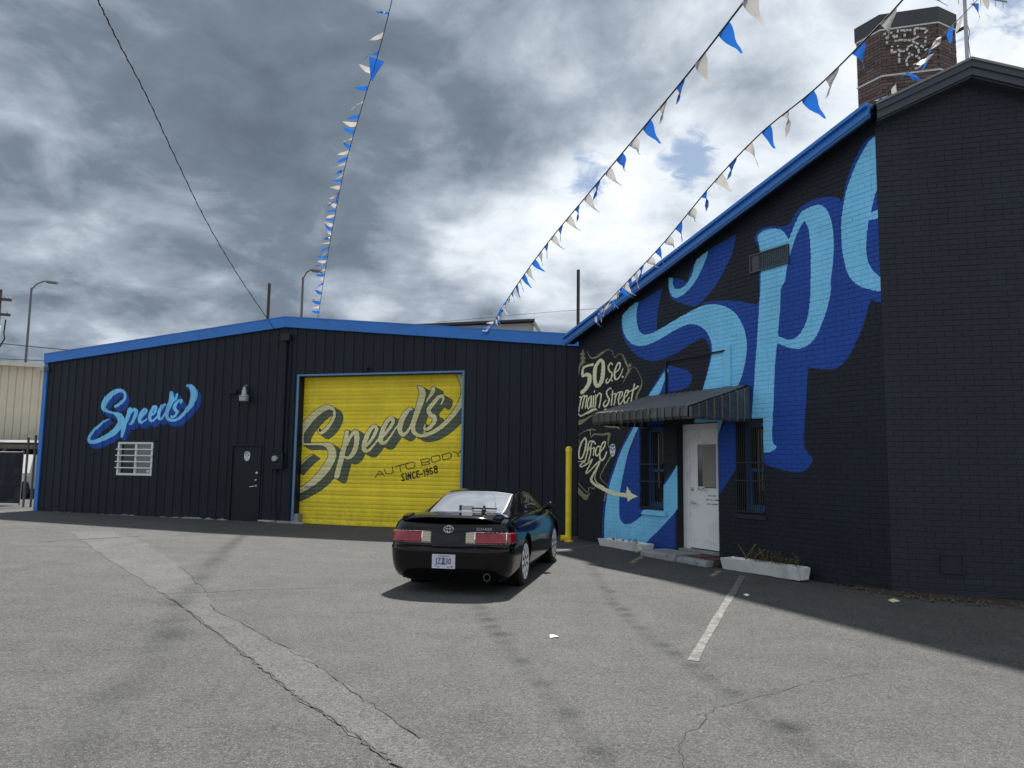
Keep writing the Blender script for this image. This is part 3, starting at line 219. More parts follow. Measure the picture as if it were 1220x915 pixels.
PRE={'s1':[(-5.337,20.85,5.592),(-4.791,19.2,6.424),(-4.081,17.0,7.097),(-3.387,14.9,7.579),(-2.795,13.4,8.039),(-2.361,12.4,8.422),(-1.965,11.4,8.845),(-1.691,10.6,9.125)],'s2':[(-0.631,19.2,4.972),(-0.21,14.3,4.563),(0.067,11.4,4.338),(0.42,9.5,4.406),(0.77,7.9,4.467),(1.065,6.45,4.49),(1.276,5.4,4.507),(1.437,4.65,4.56),(1.535,4.15,4.579)],'s3':[(1.765,17.4,4.903),(1.701,13.9,4.586),(1.656,11.2,4.313),(1.842,9.3,4.367),(2.098,7.95,4.615),(2.273,6.9,4.708),(2.423,5.95,4.676),(2.529,5.25,4.712),(2.596,4.9,4.765),(2.63,4.45,4.809)],'s4':[(5.105,10.55,6.801),(5.727,10.9,7.423),(6.286,11.2,7.994),(6.899,11.5,8.647),(7.646,11.9,9.424),(8.555,12.3,10.412)],'cable':[(-6.486,20.75,5.232),(-6.631,18.3,6.065),(-6.494,15.8,6.67),(-6.099,13.4,7.011),(-5.603,11.2,7.107),(-5.128,9.4,6.973),(-4.813,8.3,6.876),(-4.452,7.2,6.662)],'wire1':[(-26.585,39.0,7.527),(-22.962,38.0,7.121),(-19.909,37.0,6.806)],'wire2':[(-29.914,44.0,7.361),(-26.531,44.0,7.263),(-23.634,44.0,7.207)],'wire3':[(-4.013,40.0,9.078),(1.273,40.0,9.646),(6.574,40.0,10.125)],'cht':[((0.061,11.331),(0.11,11.331)),((0.115,11.265),(0.134,11.205)),((0.134,11.205),(0.157,11.267)),((0.125,11.15),(0.123,11.093)),((0.194,11.334),(0.237,11.344)),((0.248,11.277),(0.295,11.205)),((0.325,11.273),(0.323,11.208)),((0.357,11.39),(0.345,11.327)),((0.3,11.155),(0.298,11.115)),((0.405,11.362),(0.474,11.356)),((0.488,11.354),(0.557,11.346)),((0.57,11.344),(0.625,11.339)),((0.498,11.375),(0.49,11.32)),((0.487,11.272),(0.482,11.208)),((0.344,11.119),(0.365,11.148)),((0.365,11.148),(0.445,11.133)),((0.459,11.131),(0.527,11.117)),((0.541,11.113),(0.61,11.099)),((0.48,11.152),(0.475,11.096)),((0.688,11.369),(0.784,11.35)),((0.798,11.347),(0.913,11.323)),((0.688,11.361),(0.686,11.297)),((0.687,11.28),(0.685,11.216)),((0.946,11.288),(0.882,11.225)),((0.77,11.171),(0.707,11.14)),((0.696,11.134),(0.63,11.104)),((0.629,11.075),(0.683,11.038)),((0.696,11.029),(0.757,10.988)),((0.789,10.951),(0.869,10.891)),((0.904,11.134),(0.902,11.102)),((0.892,11.063),(0.887,11.0)),((0.888,10.952),(0.876,10.89)),((0.916,10.868),(0.873,10.826)),((0.226,11.029),(0.222,10.997)),((0.216,10.958),(0.206,10.878)),((0.206,10.878),(0.308,10.879)),((0.341,11.02),(0.343,10.995)),((0.355,10.937),(0.357,10.885)),((0.357,10.88),(0.415,10.874)),((0.424,10.873),(0.477,10.87)),((0.358,10.831),(0.359,10.759)),((0.358,10.727),(0.35,10.615)),((0.578,10.983),(0.647,10.989)),((0.68,10.96),(0.726,10.905)),((0.745,10.878),(0.755,10.78)),((0.733,10.719),(0.678,10.712)),((0.638,10.746),(0.597,10.772)),((0.577,10.787),(0.544,10.82)),((0.518,10.872),(0.529,10.934)),((0.535,10.95),(0.571,10.976)),((0.569,10.744),(0.519,10.7)),((0.512,10.688),(0.492,10.611)),((0.501,10.585),(0.519,10.519)),((0.654,10.44),(0.729,10.436)),((0.743,10.446),(0.793,10.511)),((0.794,10.535),(0.781,10.616)),((0.771,10.642),(0.738,10.687))],'chO':(8.152,16.38)}
def srgb(c): return tuple(((v / 255) / 12.92 if v / 255 <= .04045 else ((v / 255 + .055) / 1.055) ** 2.4) for v in c)
def smooth_poly(pts, n=5, corner=48):
    N = len(pts); P = [np.array(p) for p in pts]; tan = []
    for i in range(N):
        a, b = P[i] - P[i - 1], P[(i + 1) % N] - P[i]
        la, lb = np.linalg.norm(a) + 1e-9, np.linalg.norm(b) + 1e-9
        ang = math.degrees(math.acos(max(-1, min(1, float(a @ b) / la / lb))))
        tan.append(None if ang > corner else (a / la + b / lb) / 2)
    out = []
    for i in range(N):
        p, q = P[i], P[(i + 1) % N]; L = np.linalg.norm(q - p)
        t0 = (tan[i] * L) if tan[i] is not None else (q - p); t1 = (tan[(i + 1) % N] * L) if tan[(i + 1) % N] is not None else (q - p)
        for k in range(n):
            s = k / n; h = 2 * s**3 - 3 * s**2 + 1; g = s**3 - 2 * s**2 + s; h2 = -2 * s**3 + 3 * s**2; g2 = s**3 - s**2
            out.append(h * p + g * t0 + h2 * q + g2 * t1)
    return np.array(out)
def smooth_line(pts, n=5):
    P = np.array(pts, float)
    if len(P) < 3: return P
    out = []
    for i in range(len(P) - 1):
        p0, p1, p2, p3 = P[max(i - 1, 0)], P[i], P[i + 1], P[min(i + 2, len(P) - 1)]
        for k in range(n):
            s = k / n
            out.append(.5 * (2 * p1 + (p2 - p0) * s + (2 * p0 - 5 * p1 + 4 * p2 - p3) * s * s + (3 * p1 - p0 - 3 * p2 + p3) * s**3))
    out.append(P[-1]); return np.array(out)
class Canvas:
    """a print of a wall in metres: u from u0 to u1, z from z0 to z1"""
    def __init__(s, u0, u1, z0, z1, res, base, k=1.0):
        s.u0, s.z0, s.res, s.k = u0, z0, res / 2, k
        s.W = int((u1 - u0) / res) * 2; s.H = int((z1 - z0) / res) * 2
        s.size = (s.W * s.res, s.H * s.res)
        s.img = np.empty((s.H, s.W, 3), np.float32); s.img[:] = base
        s.keep = np.zeros((s.H, s.W), bool)
    def win(s, a, b, c, d):
        i0 = max(0, int((a - s.u0) / s.res) - 1); i1 = min(s.W, int((b - s.u0) / s.res) + 2)
        j0 = max(0, int((c - s.z0) / s.res) - 1); j1 = min(s.H, int((d - s.z0) / s.res) + 2)
        return i0, max(i0, i1), j0, max(j0, j1)
    def poly(s, pts, col, n=5):
        P = smooth_poly(pts, n) if n else np.array(pts)
        i0, i1, j0, j1 = s.win(P[:, 0].min(), P[:, 0].max(), P[:, 1].min(), P[:, 1].max())
        if i1 <= i0 or j1 <= j0: return
        X = s.u0 + (np.arange(i0, i1) + .5) * s.res; Z = s.z0 + (np.arange(j0, j1) + .5) * s.res
        m = np.zeros((j1 - j0, i1 - i0), bool)
        for a, b in zip(P, np.roll(P, -1, 0)):
            lo, hi = (a, b) if a[1] < b[1] else (b, a)
            if hi[1] - lo[1] < 1e-9: continue
            r0, r1 = np.searchsorted(Z, lo[1]), np.searchsorted(Z, hi[1])
            if r1 <= r0: continue
            xs = lo[0] + (Z[r0:r1] - lo[1]) / (hi[1] - lo[1]) * (hi[0] - lo[0])
            m[r0:r1] ^= X[None, :] >= xs[:, None]
        s.img[j0:j1, i0:i1][m] = col
    def stroke(s, pts, col, grow=0., off=(0, 0), n=5, sweep=0):
        P = smooth_line(pts, n)
        for t in ([0] if not sweep else np.linspace(0, 1, sweep)):
            o = np.array(off) * (t if sweep else 1)
            for a, b in zip(P[:-1], P[1:]):
                r = max(a[2], b[2]) + grow
                ax, az, bx, bz = a[0] + o[0], a[1] + o[1], b[0] + o[0], b[1] + o[1]
                i0, i1, j0, j1 = s.win(min(ax, bx) - r * s.k, max(ax, bx) + r * s.k, min(az, bz) - r, max(az, bz) + r)
                if i1 <= i0 or j1 <= j0: continue
                X = (s.u0 + (np.arange(i0, i1) + .5) * s.res)[None, :] / s.k; Z = (s.z0 + (np.arange(j0, j1) + .5) * s.res)[:, None]
                dx, dz = bx / s.k - ax / s.k, bz - az; L = dx * dx + dz * dz + 1e-12
                q = np.clip(((X - ax / s.k) * dx + (Z - az) * dz) / L, 0, 1)
                d = np.hypot(X - ax / s.k - q * dx, Z - az - q * dz)
                s.img[j0:j1, i0:i1][d < (a[2] + (b[2] - a[2]) * q) + grow] = col
    def image(s, name):
        a = s.img.reshape(s.H // 2, 2, s.W // 2, 2, 3).mean((1, 3))
        a = np.where(a <= .0031308, a * 12.92, 1.055 * np.maximum(a, 1e-6) ** (1 / 2.4) - .055)
        im = bpy.data.images.new(name, s.W // 2, s.H // 2)
        px = np.ones((s.H // 2, s.W // 2, 4), np.float32); px[..., :3] = a
        im.pixels.foreach_set(px.ravel()); im.update(); im.pack(); return im
# paint colours (albedo)
BLACK = (.0205, .025, .033); DBLUE = (.021, .076, .36); LBLUE = (.23, .64, .93); OLIVE = (.26, .28, .15); CREAM = (.82, .80, .52)
YELLOW = (.93, .73, .05); GCREAM = (.80, .74, .40); GSHADE = (.12, .145, .095); GLINE = (.03, .035, .02)
PAINT = {'db': DBLUE, 'lb': LBLUE, 'bk': BLACK, 'ol': OLIVE, 'cr': CREAM}
cv = Canvas(-8.1, .12, -.2, 6.9, .0045, BLACK, k=1.69)
for col, pts in ART['mural_polys']: cv.poly(pts, PAINT[col])
for col, pts in ART['mural_strokes']:
    if col == 'ol': cv.stroke(pts, OLIVE)
for col, pts in ART['mural_strokes']:
    if col == 'cr': cv.stroke(pts, CREAM)
IMG_MURAL = cv.image('mural_print'); MUR_BOX = (cv.u0, cv.z0, *cv.size)
cv = Canvas(-5.2, .1, -.1, 4.1, .004, YELLOW, k=1.1)
OFF = (.215, -.115)
for pts in ART['gar']: cv.stroke(pts, GLINE, .013, OFF, sweep=9)
for pts in ART['gar']: cv.stroke(pts, GSHADE, .004, OFF, sweep=12)
for pts in ART['gar']: cv.stroke(pts, GLINE, .014)
for pts in ART['gar']: cv.stroke(pts, GCREAM)
for pts in ART['gar_text']: cv.stroke(pts, GLINE, .002, n=1)
IMG_GAR = cv.image('roller_door_print'); GAR_BOX = (cv.u0, cv.z0, *cv.size)
cv = Canvas(-12.6, -7.6, 1.6, 4.6, .005, BLACK, k=1.2)
for pts in ART['logo']: cv.stroke(pts, DBLUE, .012, (.12, -.13), sweep=8)
for pts in ART['logo']: cv.stroke(pts, LBLUE)
IMG_LOGO = cv.image('workshop_wall_print'); LOGO_BOX = (cv.u0, cv.z0, *cv.size)
# ------------------------------------------------------------------ materials
def material(name, base=(.5, .5, .5), rough=.5, metal=0., spec=.5, ior=1.5):
    m = bpy.data.materials.new(name); m.use_nodes = True; t = m.node_tree
    b = t.nodes['Principled BSDF']
    b.inputs['Base Color'].default_value = (*base, 1); b.inputs['Roughness'].default_value = rough
    b.inputs['Metallic'].default_value = metal; b.inputs['Specular IOR Level'].default_value = spec; b.inputs['IOR'].default_value = ior
    return m, t, b
def ocoord(t, ref=None):
    n = nd(t, 'ShaderNodeTexCoord')
    if ref is not None: n.object = ref
    return n.outputs['Object']
def bump(t, b, h, strength, dist):
    n = nd(t, 'ShaderNodeBump', inp={'Strength': strength, 'Distance': dist}); t.links.new(h, n.inputs['Height']); t.links.new(n.outputs[0], b.inputs['Normal']); return n
def worn(name, base, rough=.5, var=.18, scale=3., metal=0., spec=.5, fine=40., fb=.15, dirt=None, dscale=2., dth=(.5, .72)):
    """painted or raw surface with mottling, fine relief and optional dirt patches"""
    m, t, b = material(name, base, rough, metal, spec)
    P = ocoord(t)
    n1 = noise(t, P, scale, 5, .6); n2 = noise(t, P, fine, 3, .6)
    f = mth(t, 'ADD', mth(t, 'MULTIPLY', mth(t, 'SUBTRACT', n1, .5), var * 3), mth(t, 'MULTIPLY', mth(t, 'SUBTRACT', n2, .5), var))
    f = mth(t, 'ADD', f, 1.0)
    c = nd(t, 'ShaderNodeVectorMath'); c.operation = 'SCALE'; c.inputs[0].default_value = base; t.links.new(f, c.inputs['Scale'])
    out = c.outputs[0]
    if dirt: out = mixc(t, mth(t, 'MULTIPLY', sstep(t, noise(t, P, dscale, 7, .65, .6), *dth), dirt[3]), out, dirt[:3])
    t.links.new(out, b.inputs['Base Color'])
    t.links.new(mth(t, 'ADD', mth(t, 'MULTIPLY', n1, .3), rough - .15, clamp=True), b.inputs['Roughness'])
    bump(t, b, n2, fb, .004)
    return m
def printed(name, img, box, ref, default, rough=.55, grime=(.05, .05, .05), ymap=True, streak=.3, fine=60.):
    """print laid over a wall in the metres of the wall's own frame, with mottling and weather streaks"""
    m, t, b = material(name, default, rough, spec=.16)
    P = ocoord(t, ref); sx = nd(t, 'ShaderNodeSeparateXYZ'); t.links.new(P, sx.inputs[0])
    ed = nd(t, 'ShaderNodeTexNoise', inp={'Scale': 22., 'Detail': 3.}); t.links.new(P, ed.inputs['Vector']); es = nd(t, 'ShaderNodeSeparateColor'); t.links.new(ed.outputs['Color'], es.inputs[0])
    wob = lambda a, k: mth(t, 'ADD', a, mth(t, 'MULTIPLY', mth(t, 'SUBTRACT', es.outputs[k], .5), .035))   # hand-painted edges
    u = mth(t, 'DIVIDE', mth(t, 'SUBTRACT', wob(sx.outputs[0], 0), box[0]), box[2]); v = mth(t, 'DIVIDE', mth(t, 'SUBTRACT', wob(sx.outputs[2], 1), box[1]), box[3])
    cb = nd(t, 'ShaderNodeCombineXYZ'); t.links.new(u, cb.inputs[0]); t.links.new(v, cb.inputs[1])
    im = nd(t, 'ShaderNodeTexImage'); im.image = img; im.extension = 'EXTEND'; im.interpolation = 'Linear'; t.links.new(cb.outputs[0], im.inputs[0])
    cb2 = nd(t, 'ShaderNodeCombineXYZ')
    t.links.new(mth(t, 'MULTIPLY', sx.outputs[0], 5.), cb2.inputs[0]); t.links.new(mth(t, 'MULTIPLY', sx.outputs[2], .35), cb2.inputs[2])
    st = noise(t, cb2.outputs[0], 1.0, 5, .6)
    n1 = noise(t, P, 1.3, 6, .62); n2 = noise(t, P, fine, 3, .6)
    f = mth(t, 'ADD', mth(t, 'MULTIPLY', mth(t, 'SUBTRACT', n1, .5), .55), mth(t, 'MULTIPLY', mth(t, 'SUBTRACT', st, .5), streak))
    f = mth(t, 'ADD', mth(t, 'ADD', f, mth(t, 'MULTIPLY', mth(t, 'SUBTRACT', n2, .5), .35)), 1.0)
    oi = nd(t, 'ShaderNodeObjectInfo'); f = mth(t, 'MULTIPLY', f, mth(t, 'ADD', mth(t, 'MULTIPLY', oi.outputs['Random'], .24), .88))
    c = nd(t, 'ShaderNodeVectorMath'); c.operation = 'SCALE'; t.links.new(im.outputs[0], c.inputs[0]); t.links.new(f, c.inputs['Scale'])
    col = c.outputs[0]
    # splash and dust near the ground
    g = mth(t, 'MULTIPLY', mth(t, 'MULTIPLY', sstep(t, mth(t, 'ADD', sx.outputs[2], mth(t, 'MULTIPLY', n1, -.7)), .35, -.35), sstep(t, noise(t, P, 9., 6, .7), .38, .7)), .35)
    col = mixc(t, g, col, grime)
    chip = mth(t, 'MULTIPLY', sstep(t, noise(t, P, 11., 5, .7, .4), .70, .74), .75)
    col = mixc(t, chip, col, (.03, .03, .032))
    t.links.new(col, b.inputs['Base Color'])
    t.links.new(mth(t, 'ADD', mth(t, 'MULTIPLY', n1, .3), rough - .15), b.inputs['Roughness'])
    bump(t, b, n2, .25, .003)
    return m
M_BLACKMETAL = worn('black_trim_paint', (.017, .020, .026), .5, .15, 2., spec=.2)
M_BLUE = worn('blue_trim_paint', (.028, .19, .60), .45, .10, 1.2, dirt=(.03, .06, .12, .25))
M_EDGE = worn('pale_blue_edge_paint', (.10, .24, .46), .45, .12, 4.)
M_BLUE2 = worn('blue_sash_paint', (.03, .15, .42), .45, .12, 4.)
M_DARKTRIM = worn('slate_trim_paint', (.045, .053, .066), .5, .12, 2.)
M_DRIP = worn('grey_drip_edge', (.20, .20, .20), .55, .15, 3.)
M_ROOF = worn('roofing_felt', (.06, .062, .065), .9, .3, 2.)
M_WHITE = worn('white_door_paint', (.88, .88, .87), .38, .05, 2., dirt=(.35, .33, .29, .3), dscale=3.)
M_WHITEBAR = worn('white_bar_paint', (.78, .78, .76), .45, .08, 4.)
M_BARBLACK = worn('black_iron', (.014, .015, .018), .55, .2, 8.)
M_GLASS, _t, _b = material('window_glass', (.012, .014, .016), .04, spec=.6)
M_GLASSG, _t, _b = material('frosted_glass', (.20, .21, .21), .12, spec=.6)
M_BLIND = worn('beige_blind', (.27, .255, .225), .6, .10, 6.)
M_GALV = worn('galvanised_steel', (.40, .41, .42), .45, .15, 6., metal=.5)
M_POLE = worn('dull_grey_pole', (.13, .13, .135), .6, .15, 3.)
M_ALU = worn('brushed_aluminium', (.62, .62, .61), .32, .1, 6., metal=.9)
M_BRASS = worn('dull_door_metal', (.50, .48, .43), .35, .1, 9., metal=.9)
M_YPIPE = worn('yellow_pipe_paint', (.92, .70, .03), .42, .1, 5., dirt=(.25, .20, .08, .5), dscale=6.)
M_CONC = worn('grey_painted_concrete', (.29, .30, .32), .8, .25, 4., fine=60., fb=.4, dirt=(.09, .085, .08, .8), dscale=3.5)
M_TROUGH = worn('chipped_white_trough', (.80, .79, .77), .7, .12, 5., fine=50., fb=.3, dirt=(.22, .20, .17, .6), dscale=3., dth=(.52, .80))
M_SOIL = worn('dark_soil', (.035, .028, .02), .95, .5, 14., fine=60., fb=1.)
M_STONE = worn('pale_stone', (.42, .40, .37), .85, .2, 9., fb=.4)
M_STRAW = worn('dry_stem', (.22, .17, .09), .8, .3, 9.)
M_WEED = worn('weed_leaf', (.09, .10, .035), .7, .3, 9.)
M_WOOD = worn('weathered_post', (.075, .062, .05), .8, .3, 6., fine=30., fb=.4)
M_RUST = worn('rusty_steel', (.055, .040, .034), .75, .4, 3., fine=30.)
M_CABLE = worn('black_cable', (.016, .016, .017), .6, .2, 9.)
M_BEIGE = worn('beige_siding_paint', (.46, .42, .33), .5, .08, .8, dirt=(.30, .26, .20, .4), dscale=.8)
M_FARWALL = worn('pale_far_siding', (.40, .39, .36), .6, .08, .6)
M_PENB = worn('blue_pennant_vinyl', (.014, .115, .46), .35, .12, 9.)
M_PENW = worn('grey_white_pennant_vinyl', (.41, .40, .39), .45, .12, 9.)
for mm in (M_PENB, M_PENW):   # thin vinyl lets some light through
    t = mm.node_tree; b = t.nodes['Principled BSDF']; tr = nd(t, 'ShaderNodeBsdfTranslucent')
    src = b.inputs['Base Color'].links[0].from_socket; t.links.new(src, tr.inputs[0])
    mx = nd(t, 'ShaderNodeMixShader', inp={0: .45}); t.links.new(b.outputs[0], mx.inputs[1]); t.links.new(tr.outputs[0], mx.inputs[2])
    t.links.new(mx.outputs[0], t.nodes['Material Output'].inputs[0])
M_STICK = worn('badge_white', (.70, .72, .76), .4, .05, 9.)
M_STICKB = worn('badge_blue', (.04, .07, .20), .4, .05, 9.)
M_PAPER = worn('litter_paper', (.75, .74, .70), .7, .1, 9.)
M_SCREEN = worn('dark_mesh_screen', (.012, .014, .022), .8, .3, 3., dirt=(.10, .10, .13, .6), dscale=1.5)
M_LINEW = worn('worn_white_line', (.165, .165, .16), .85, .35, 5., fine=50., dirt=(.072, .073, .072, 1.), dscale=10., dth=(.36, .62))
M_LINEY = worn('worn_yellow_line', (.32, .27, .16), .85, .3, 5., fine=50., dirt=(.072, .073, .072, 1.), dscale=12., dth=(.38, .62))
def asphalt(name, base, light=.0):
    m, t, b = material(name, base, .88, spec=.3)
    g = nd(t, 'ShaderNodeNewGeometry'); P = g.outputs['Position']
    big = noise(t, P, .22, 5, .6, .4); med = noise(t, P, 1.7, 6, .65); f1 = noise(t, P, 38., 4, .7); f2 = noise(t, P, 110., 3, .7)
    vo = nd(t, 'ShaderNodeTexVoronoi', inp={'Scale': 120.}); t.links.new(P, vo.inputs['Vector'])
    vs = nd(t, 'ShaderNodeSeparateColor'); t.links.new(vo.outputs['Color'], vs.inputs[0])
    stone = sstep(t, vs.outputs[0], .90, .99)
    f = mth(t, 'ADD', mth(t, 'MULTIPLY', mth(t, 'SUBTRACT', big, .5), .75), mth(t, 'MULTIPLY', mth(t, 'SUBTRACT', med, .5), .8))
    f = mth(t, 'ADD', f, mth(t, 'MULTIPLY', mth(t, 'SUBTRACT', f1, .5), 1.5)); f = mth(t, 'ADD', f, mth(t, 'MULTIPLY', mth(t, 'SUBTRACT', f2, .5), 1.9))
    v2 = nd(t, 'ShaderNodeTexVoronoi', inp={'Scale': 48.}); t.links.new(P, v2.inputs['Vector']); s2 = nd(t, 'ShaderNodeSeparateColor'); t.links.new(v2.outputs['Color'], s2.inputs[0])
    f = mth(t, 'ADD', f, mth(t, 'ADD', mth(t, 'MULTIPLY', mth(t, 'SUBTRACT', vs.outputs[1], .5), .50), mth(t, 'MULTIPLY', mth(t, 'SUBTRACT', s2.outputs[1], .5), .42)))
    f = mth(t, 'MAXIMUM', mth(t, 'ADD', f, 1.03), .22)
    c = nd(t, 'ShaderNodeVectorMath'); c.operation = 'SCALE'; c.inputs[0].default_value = base; t.links.new(f, c.inputs['Scale'])
    col = mixc(t, mth(t, 'MULTIPLY', stone, .5), c.outputs[0], (.24, .24, .235))
    # oil spots and tyre dark
    oil = sstep(t, noise(t, P, .9, 4, .55, .3), .66, .78); col = mixc(t, mth(t, 'MULTIPLY', oil, .45), col, (.045, .045, .046))
    t.links.new(col, b.inputs['Base Color'])
    h = mth(t, 'ADD', mth(t, 'MULTIPLY', f1, .6), mth(t, 'ADD', mth(t, 'MULTIPLY', f2, .4), mth(t, 'MULTIPLY', vo.outputs['Distance'], -.6)))
    bump(t, b, h, .85, .015)
    return m
M_ASPH = asphalt('old_asphalt', (.073, .0737, .0733)); M_PATCH = asphalt('asphalt_patch_grey', (.091, .0915, .091))
M_CRACK = worn('crack_dark', (.045, .045, .044), .95, .3, 9.)
M_TAR = asphalt('tyre_darkened_asphalt', (.055, .055, .055))
# ------------------------------------------------------------------ ground
def ground():
    def axis(a, b, fine_a, fine_b, step):
        xs = list(np.arange(fine_a, fine_b + 1e-6, step)); s = step
        x = fine_b
        while x < b: s *= 1.5; x += s; xs.append(min(x, b))
        s = step; x = fine_a
        while x > a: s *= 1.5; x -= s; xs.insert(0, max(x, a))
        return sorted(set(round(float(q), 4) for q in xs))
    X = axis(-700, 700, -18, 9, .5); Y = axis(-300, 900, -2, 30, .5)
    mb = MB(); n = len(X)
    mb.add([(x, y, gz(x, y)) for y in Y for x in X], [(j * n + i, j * n + i + 1, (j + 1) * n + i + 1, (j + 1) * n + i) for j in range(len(Y) - 1) for i in range(n - 1)])
    tag(part('ground', mb, M_ASPH, None, smooth=60, fix=False), kind='structure')
ground()
def strip(name, L, Rr, mat, dz, kind='structure', sub=6, jag=.03):
    """flat sheet on the lot between two outlines (each a list of x, y)"""
    def dens(P):
        out = []
        for a, b in zip(P[:-1], P[1:]):
            for k in range(sub):
                s = k / sub; out.append((a[0] + (b[0] - a[0]) * s + random.uniform(-jag, jag), a[1] + (b[1] - a[1]) * s + random.uniform(-jag, jag)))
        return out + [P[-1]]
    A, B = dens(L), dens(Rr); n = min(len(A), len(B)); mb = MB()
    mb.add([(x, y, gz(x, y) + dz) for p in zip(A, B) for x, y in p], [(2 * i, 2 * i + 1, 2 * i + 3, 2 * i + 2) for i in range(n - 1)])
    return tag(part(name, mb, mat, None, fix=False), kind=kind)
PL = [(.15, 3.2), (-.55, 4.28), (-.92, 4.80), (-1.49, 5.58), (-2.08, 6.48), (-2.73, 7.47), (-3.66, 8.82), (-4.23, 9.63), (-5.52, 11.36), (-7.64, 14.33), (-9.6, 17.0)]
PR = [(.45, 3.2), (-.26, 4.30), (-.51, 4.74), (-1.02, 5.55), (-1.50, 6.31), (-2.21, 7.32), (-3.20, 8.60), (-3.75, 9.8), (-4.96, 11.88), (-6.94, 15.02), (-8.9, 17.4)]
strip('asphalt_patch', PL, PR, M_PATCH, .004)
def crack(pts, w, name='crack', mat=None, dz=.009):
    L, Q = [], []
    for i, p in enumerate(pts):
        a, b = pts[max(i - 1, 0)], pts[min(i + 1, len(pts) - 1)]; d = Vector((b[0] - a[0], b[1] - a[1])).normalized()
        ww = w * random.uniform(.5, 1.4) / 2
        L.append((p[0] - d.y * ww, p[1] + d.x * ww)); Q.append((p[0] + d.y * ww, p[1] - d.x * ww))
    mb = MB()
    mb.add([(x, y, gz(x, y) + dz) for p in zip(L, Q) for x, y in p], [(2 * i, 2 * i + 1, 2 * i + 3, 2 * i + 2) for i in range(len(pts) - 1)])
    return tag(part(name, mb, mat or M_CRACK, None, fix=False), kind='structure')
def wiggle(pts, sub, amp):
    out = []
    for a, b in zip(pts[:-1], pts[1:]):
        for k in range(sub): out.append((a[0] + (b[0] - a[0]) * k / sub + random.gauss(0, amp), a[1] + (b[1] - a[1]) * k / sub + random.gauss(0, amp)))
    return out + [pts[-1]]
crack(wiggle(PL[:8], 14, .010), .011)
crack(wiggle(PR[2:9], 10, .015), .009)
crack(wiggle([(-4.17, 9.54), (-3.7, 9.75), (-3.16, 10.04), (-2.2, 10.3)], 8, .02), .016)
crack(wiggle([(-8.88, 14.92), (-8.2, 15.7), (-7.7, 16.48)], 8, .03), .035)
crack(wiggle([(-12.5, 13.4), (-10.2, 13.9), (-7.6, 14.3)], 8, .03), .02)
crack(wiggle([(2.9, 6.4), (2.2, 6.0), (1.4, 5.4), (1.0, 4.7)], 10, .014), .006)
crack(wiggle([(1.0, 4.7), (.95, 4.3), (1.05, 3.6)], 9, .012), .006)
def stain(x, y, rx, ry, n=20):
    pts = [(x + rx * math.cos(2 * math.pi * k / n) * random.uniform(.75, 1.2), y + ry * math.sin(2 * math.pi * k / n) * random.uniform(.75, 1.2)) for k in range(n)]
    mb = MB().add([(a, b, gz(a, b) + .0045) for a, b in pts], [tuple(range(n))]); tag(part('asphalt_stain', mb, M_TAR, None, fix=False), kind='structure')
def paint_line(a, b, wd, mat, name='parking_line'):
    L, Q = [], []
    d = Vector((b[0] - a[0], b[1] - a[1])).normalized()
    for k in range(15):
        s = k / 14; x, y = a[0] + (b[0] - a[0]) * s, a[1] + (b[1] - a[1]) * s
        L.append((x - d.y * wd / 2 + random.uniform(-.008, .008), y + d.x * wd / 2)); Q.append((x + d.y * wd / 2 + random.uniform(-.008, .008), y - d.x * wd / 2))
    mb = MB().add([(x, y, gz(x, y) + .0045) for p in zip(L, Q) for x, y in p], [(2 * i, 2 * i + 1, 2 * i + 3, 2 * i + 2) for i in range(14)])
    return tag(part(name, mb, mat, None, fix=False), kind='structure')
paint_line((3.60, 12.15), (1.545, 6.68), .088, M_LINEW)
paint_line((2.04, 13.25), (2.46, 14.45), .09, M_LINEY); paint_line((3.05, 11.9), (3.40, 12.68), .085, M_LINEY)
paint_line((.95, 15.1), (1.75, 16.3), .08, M_LINEW)
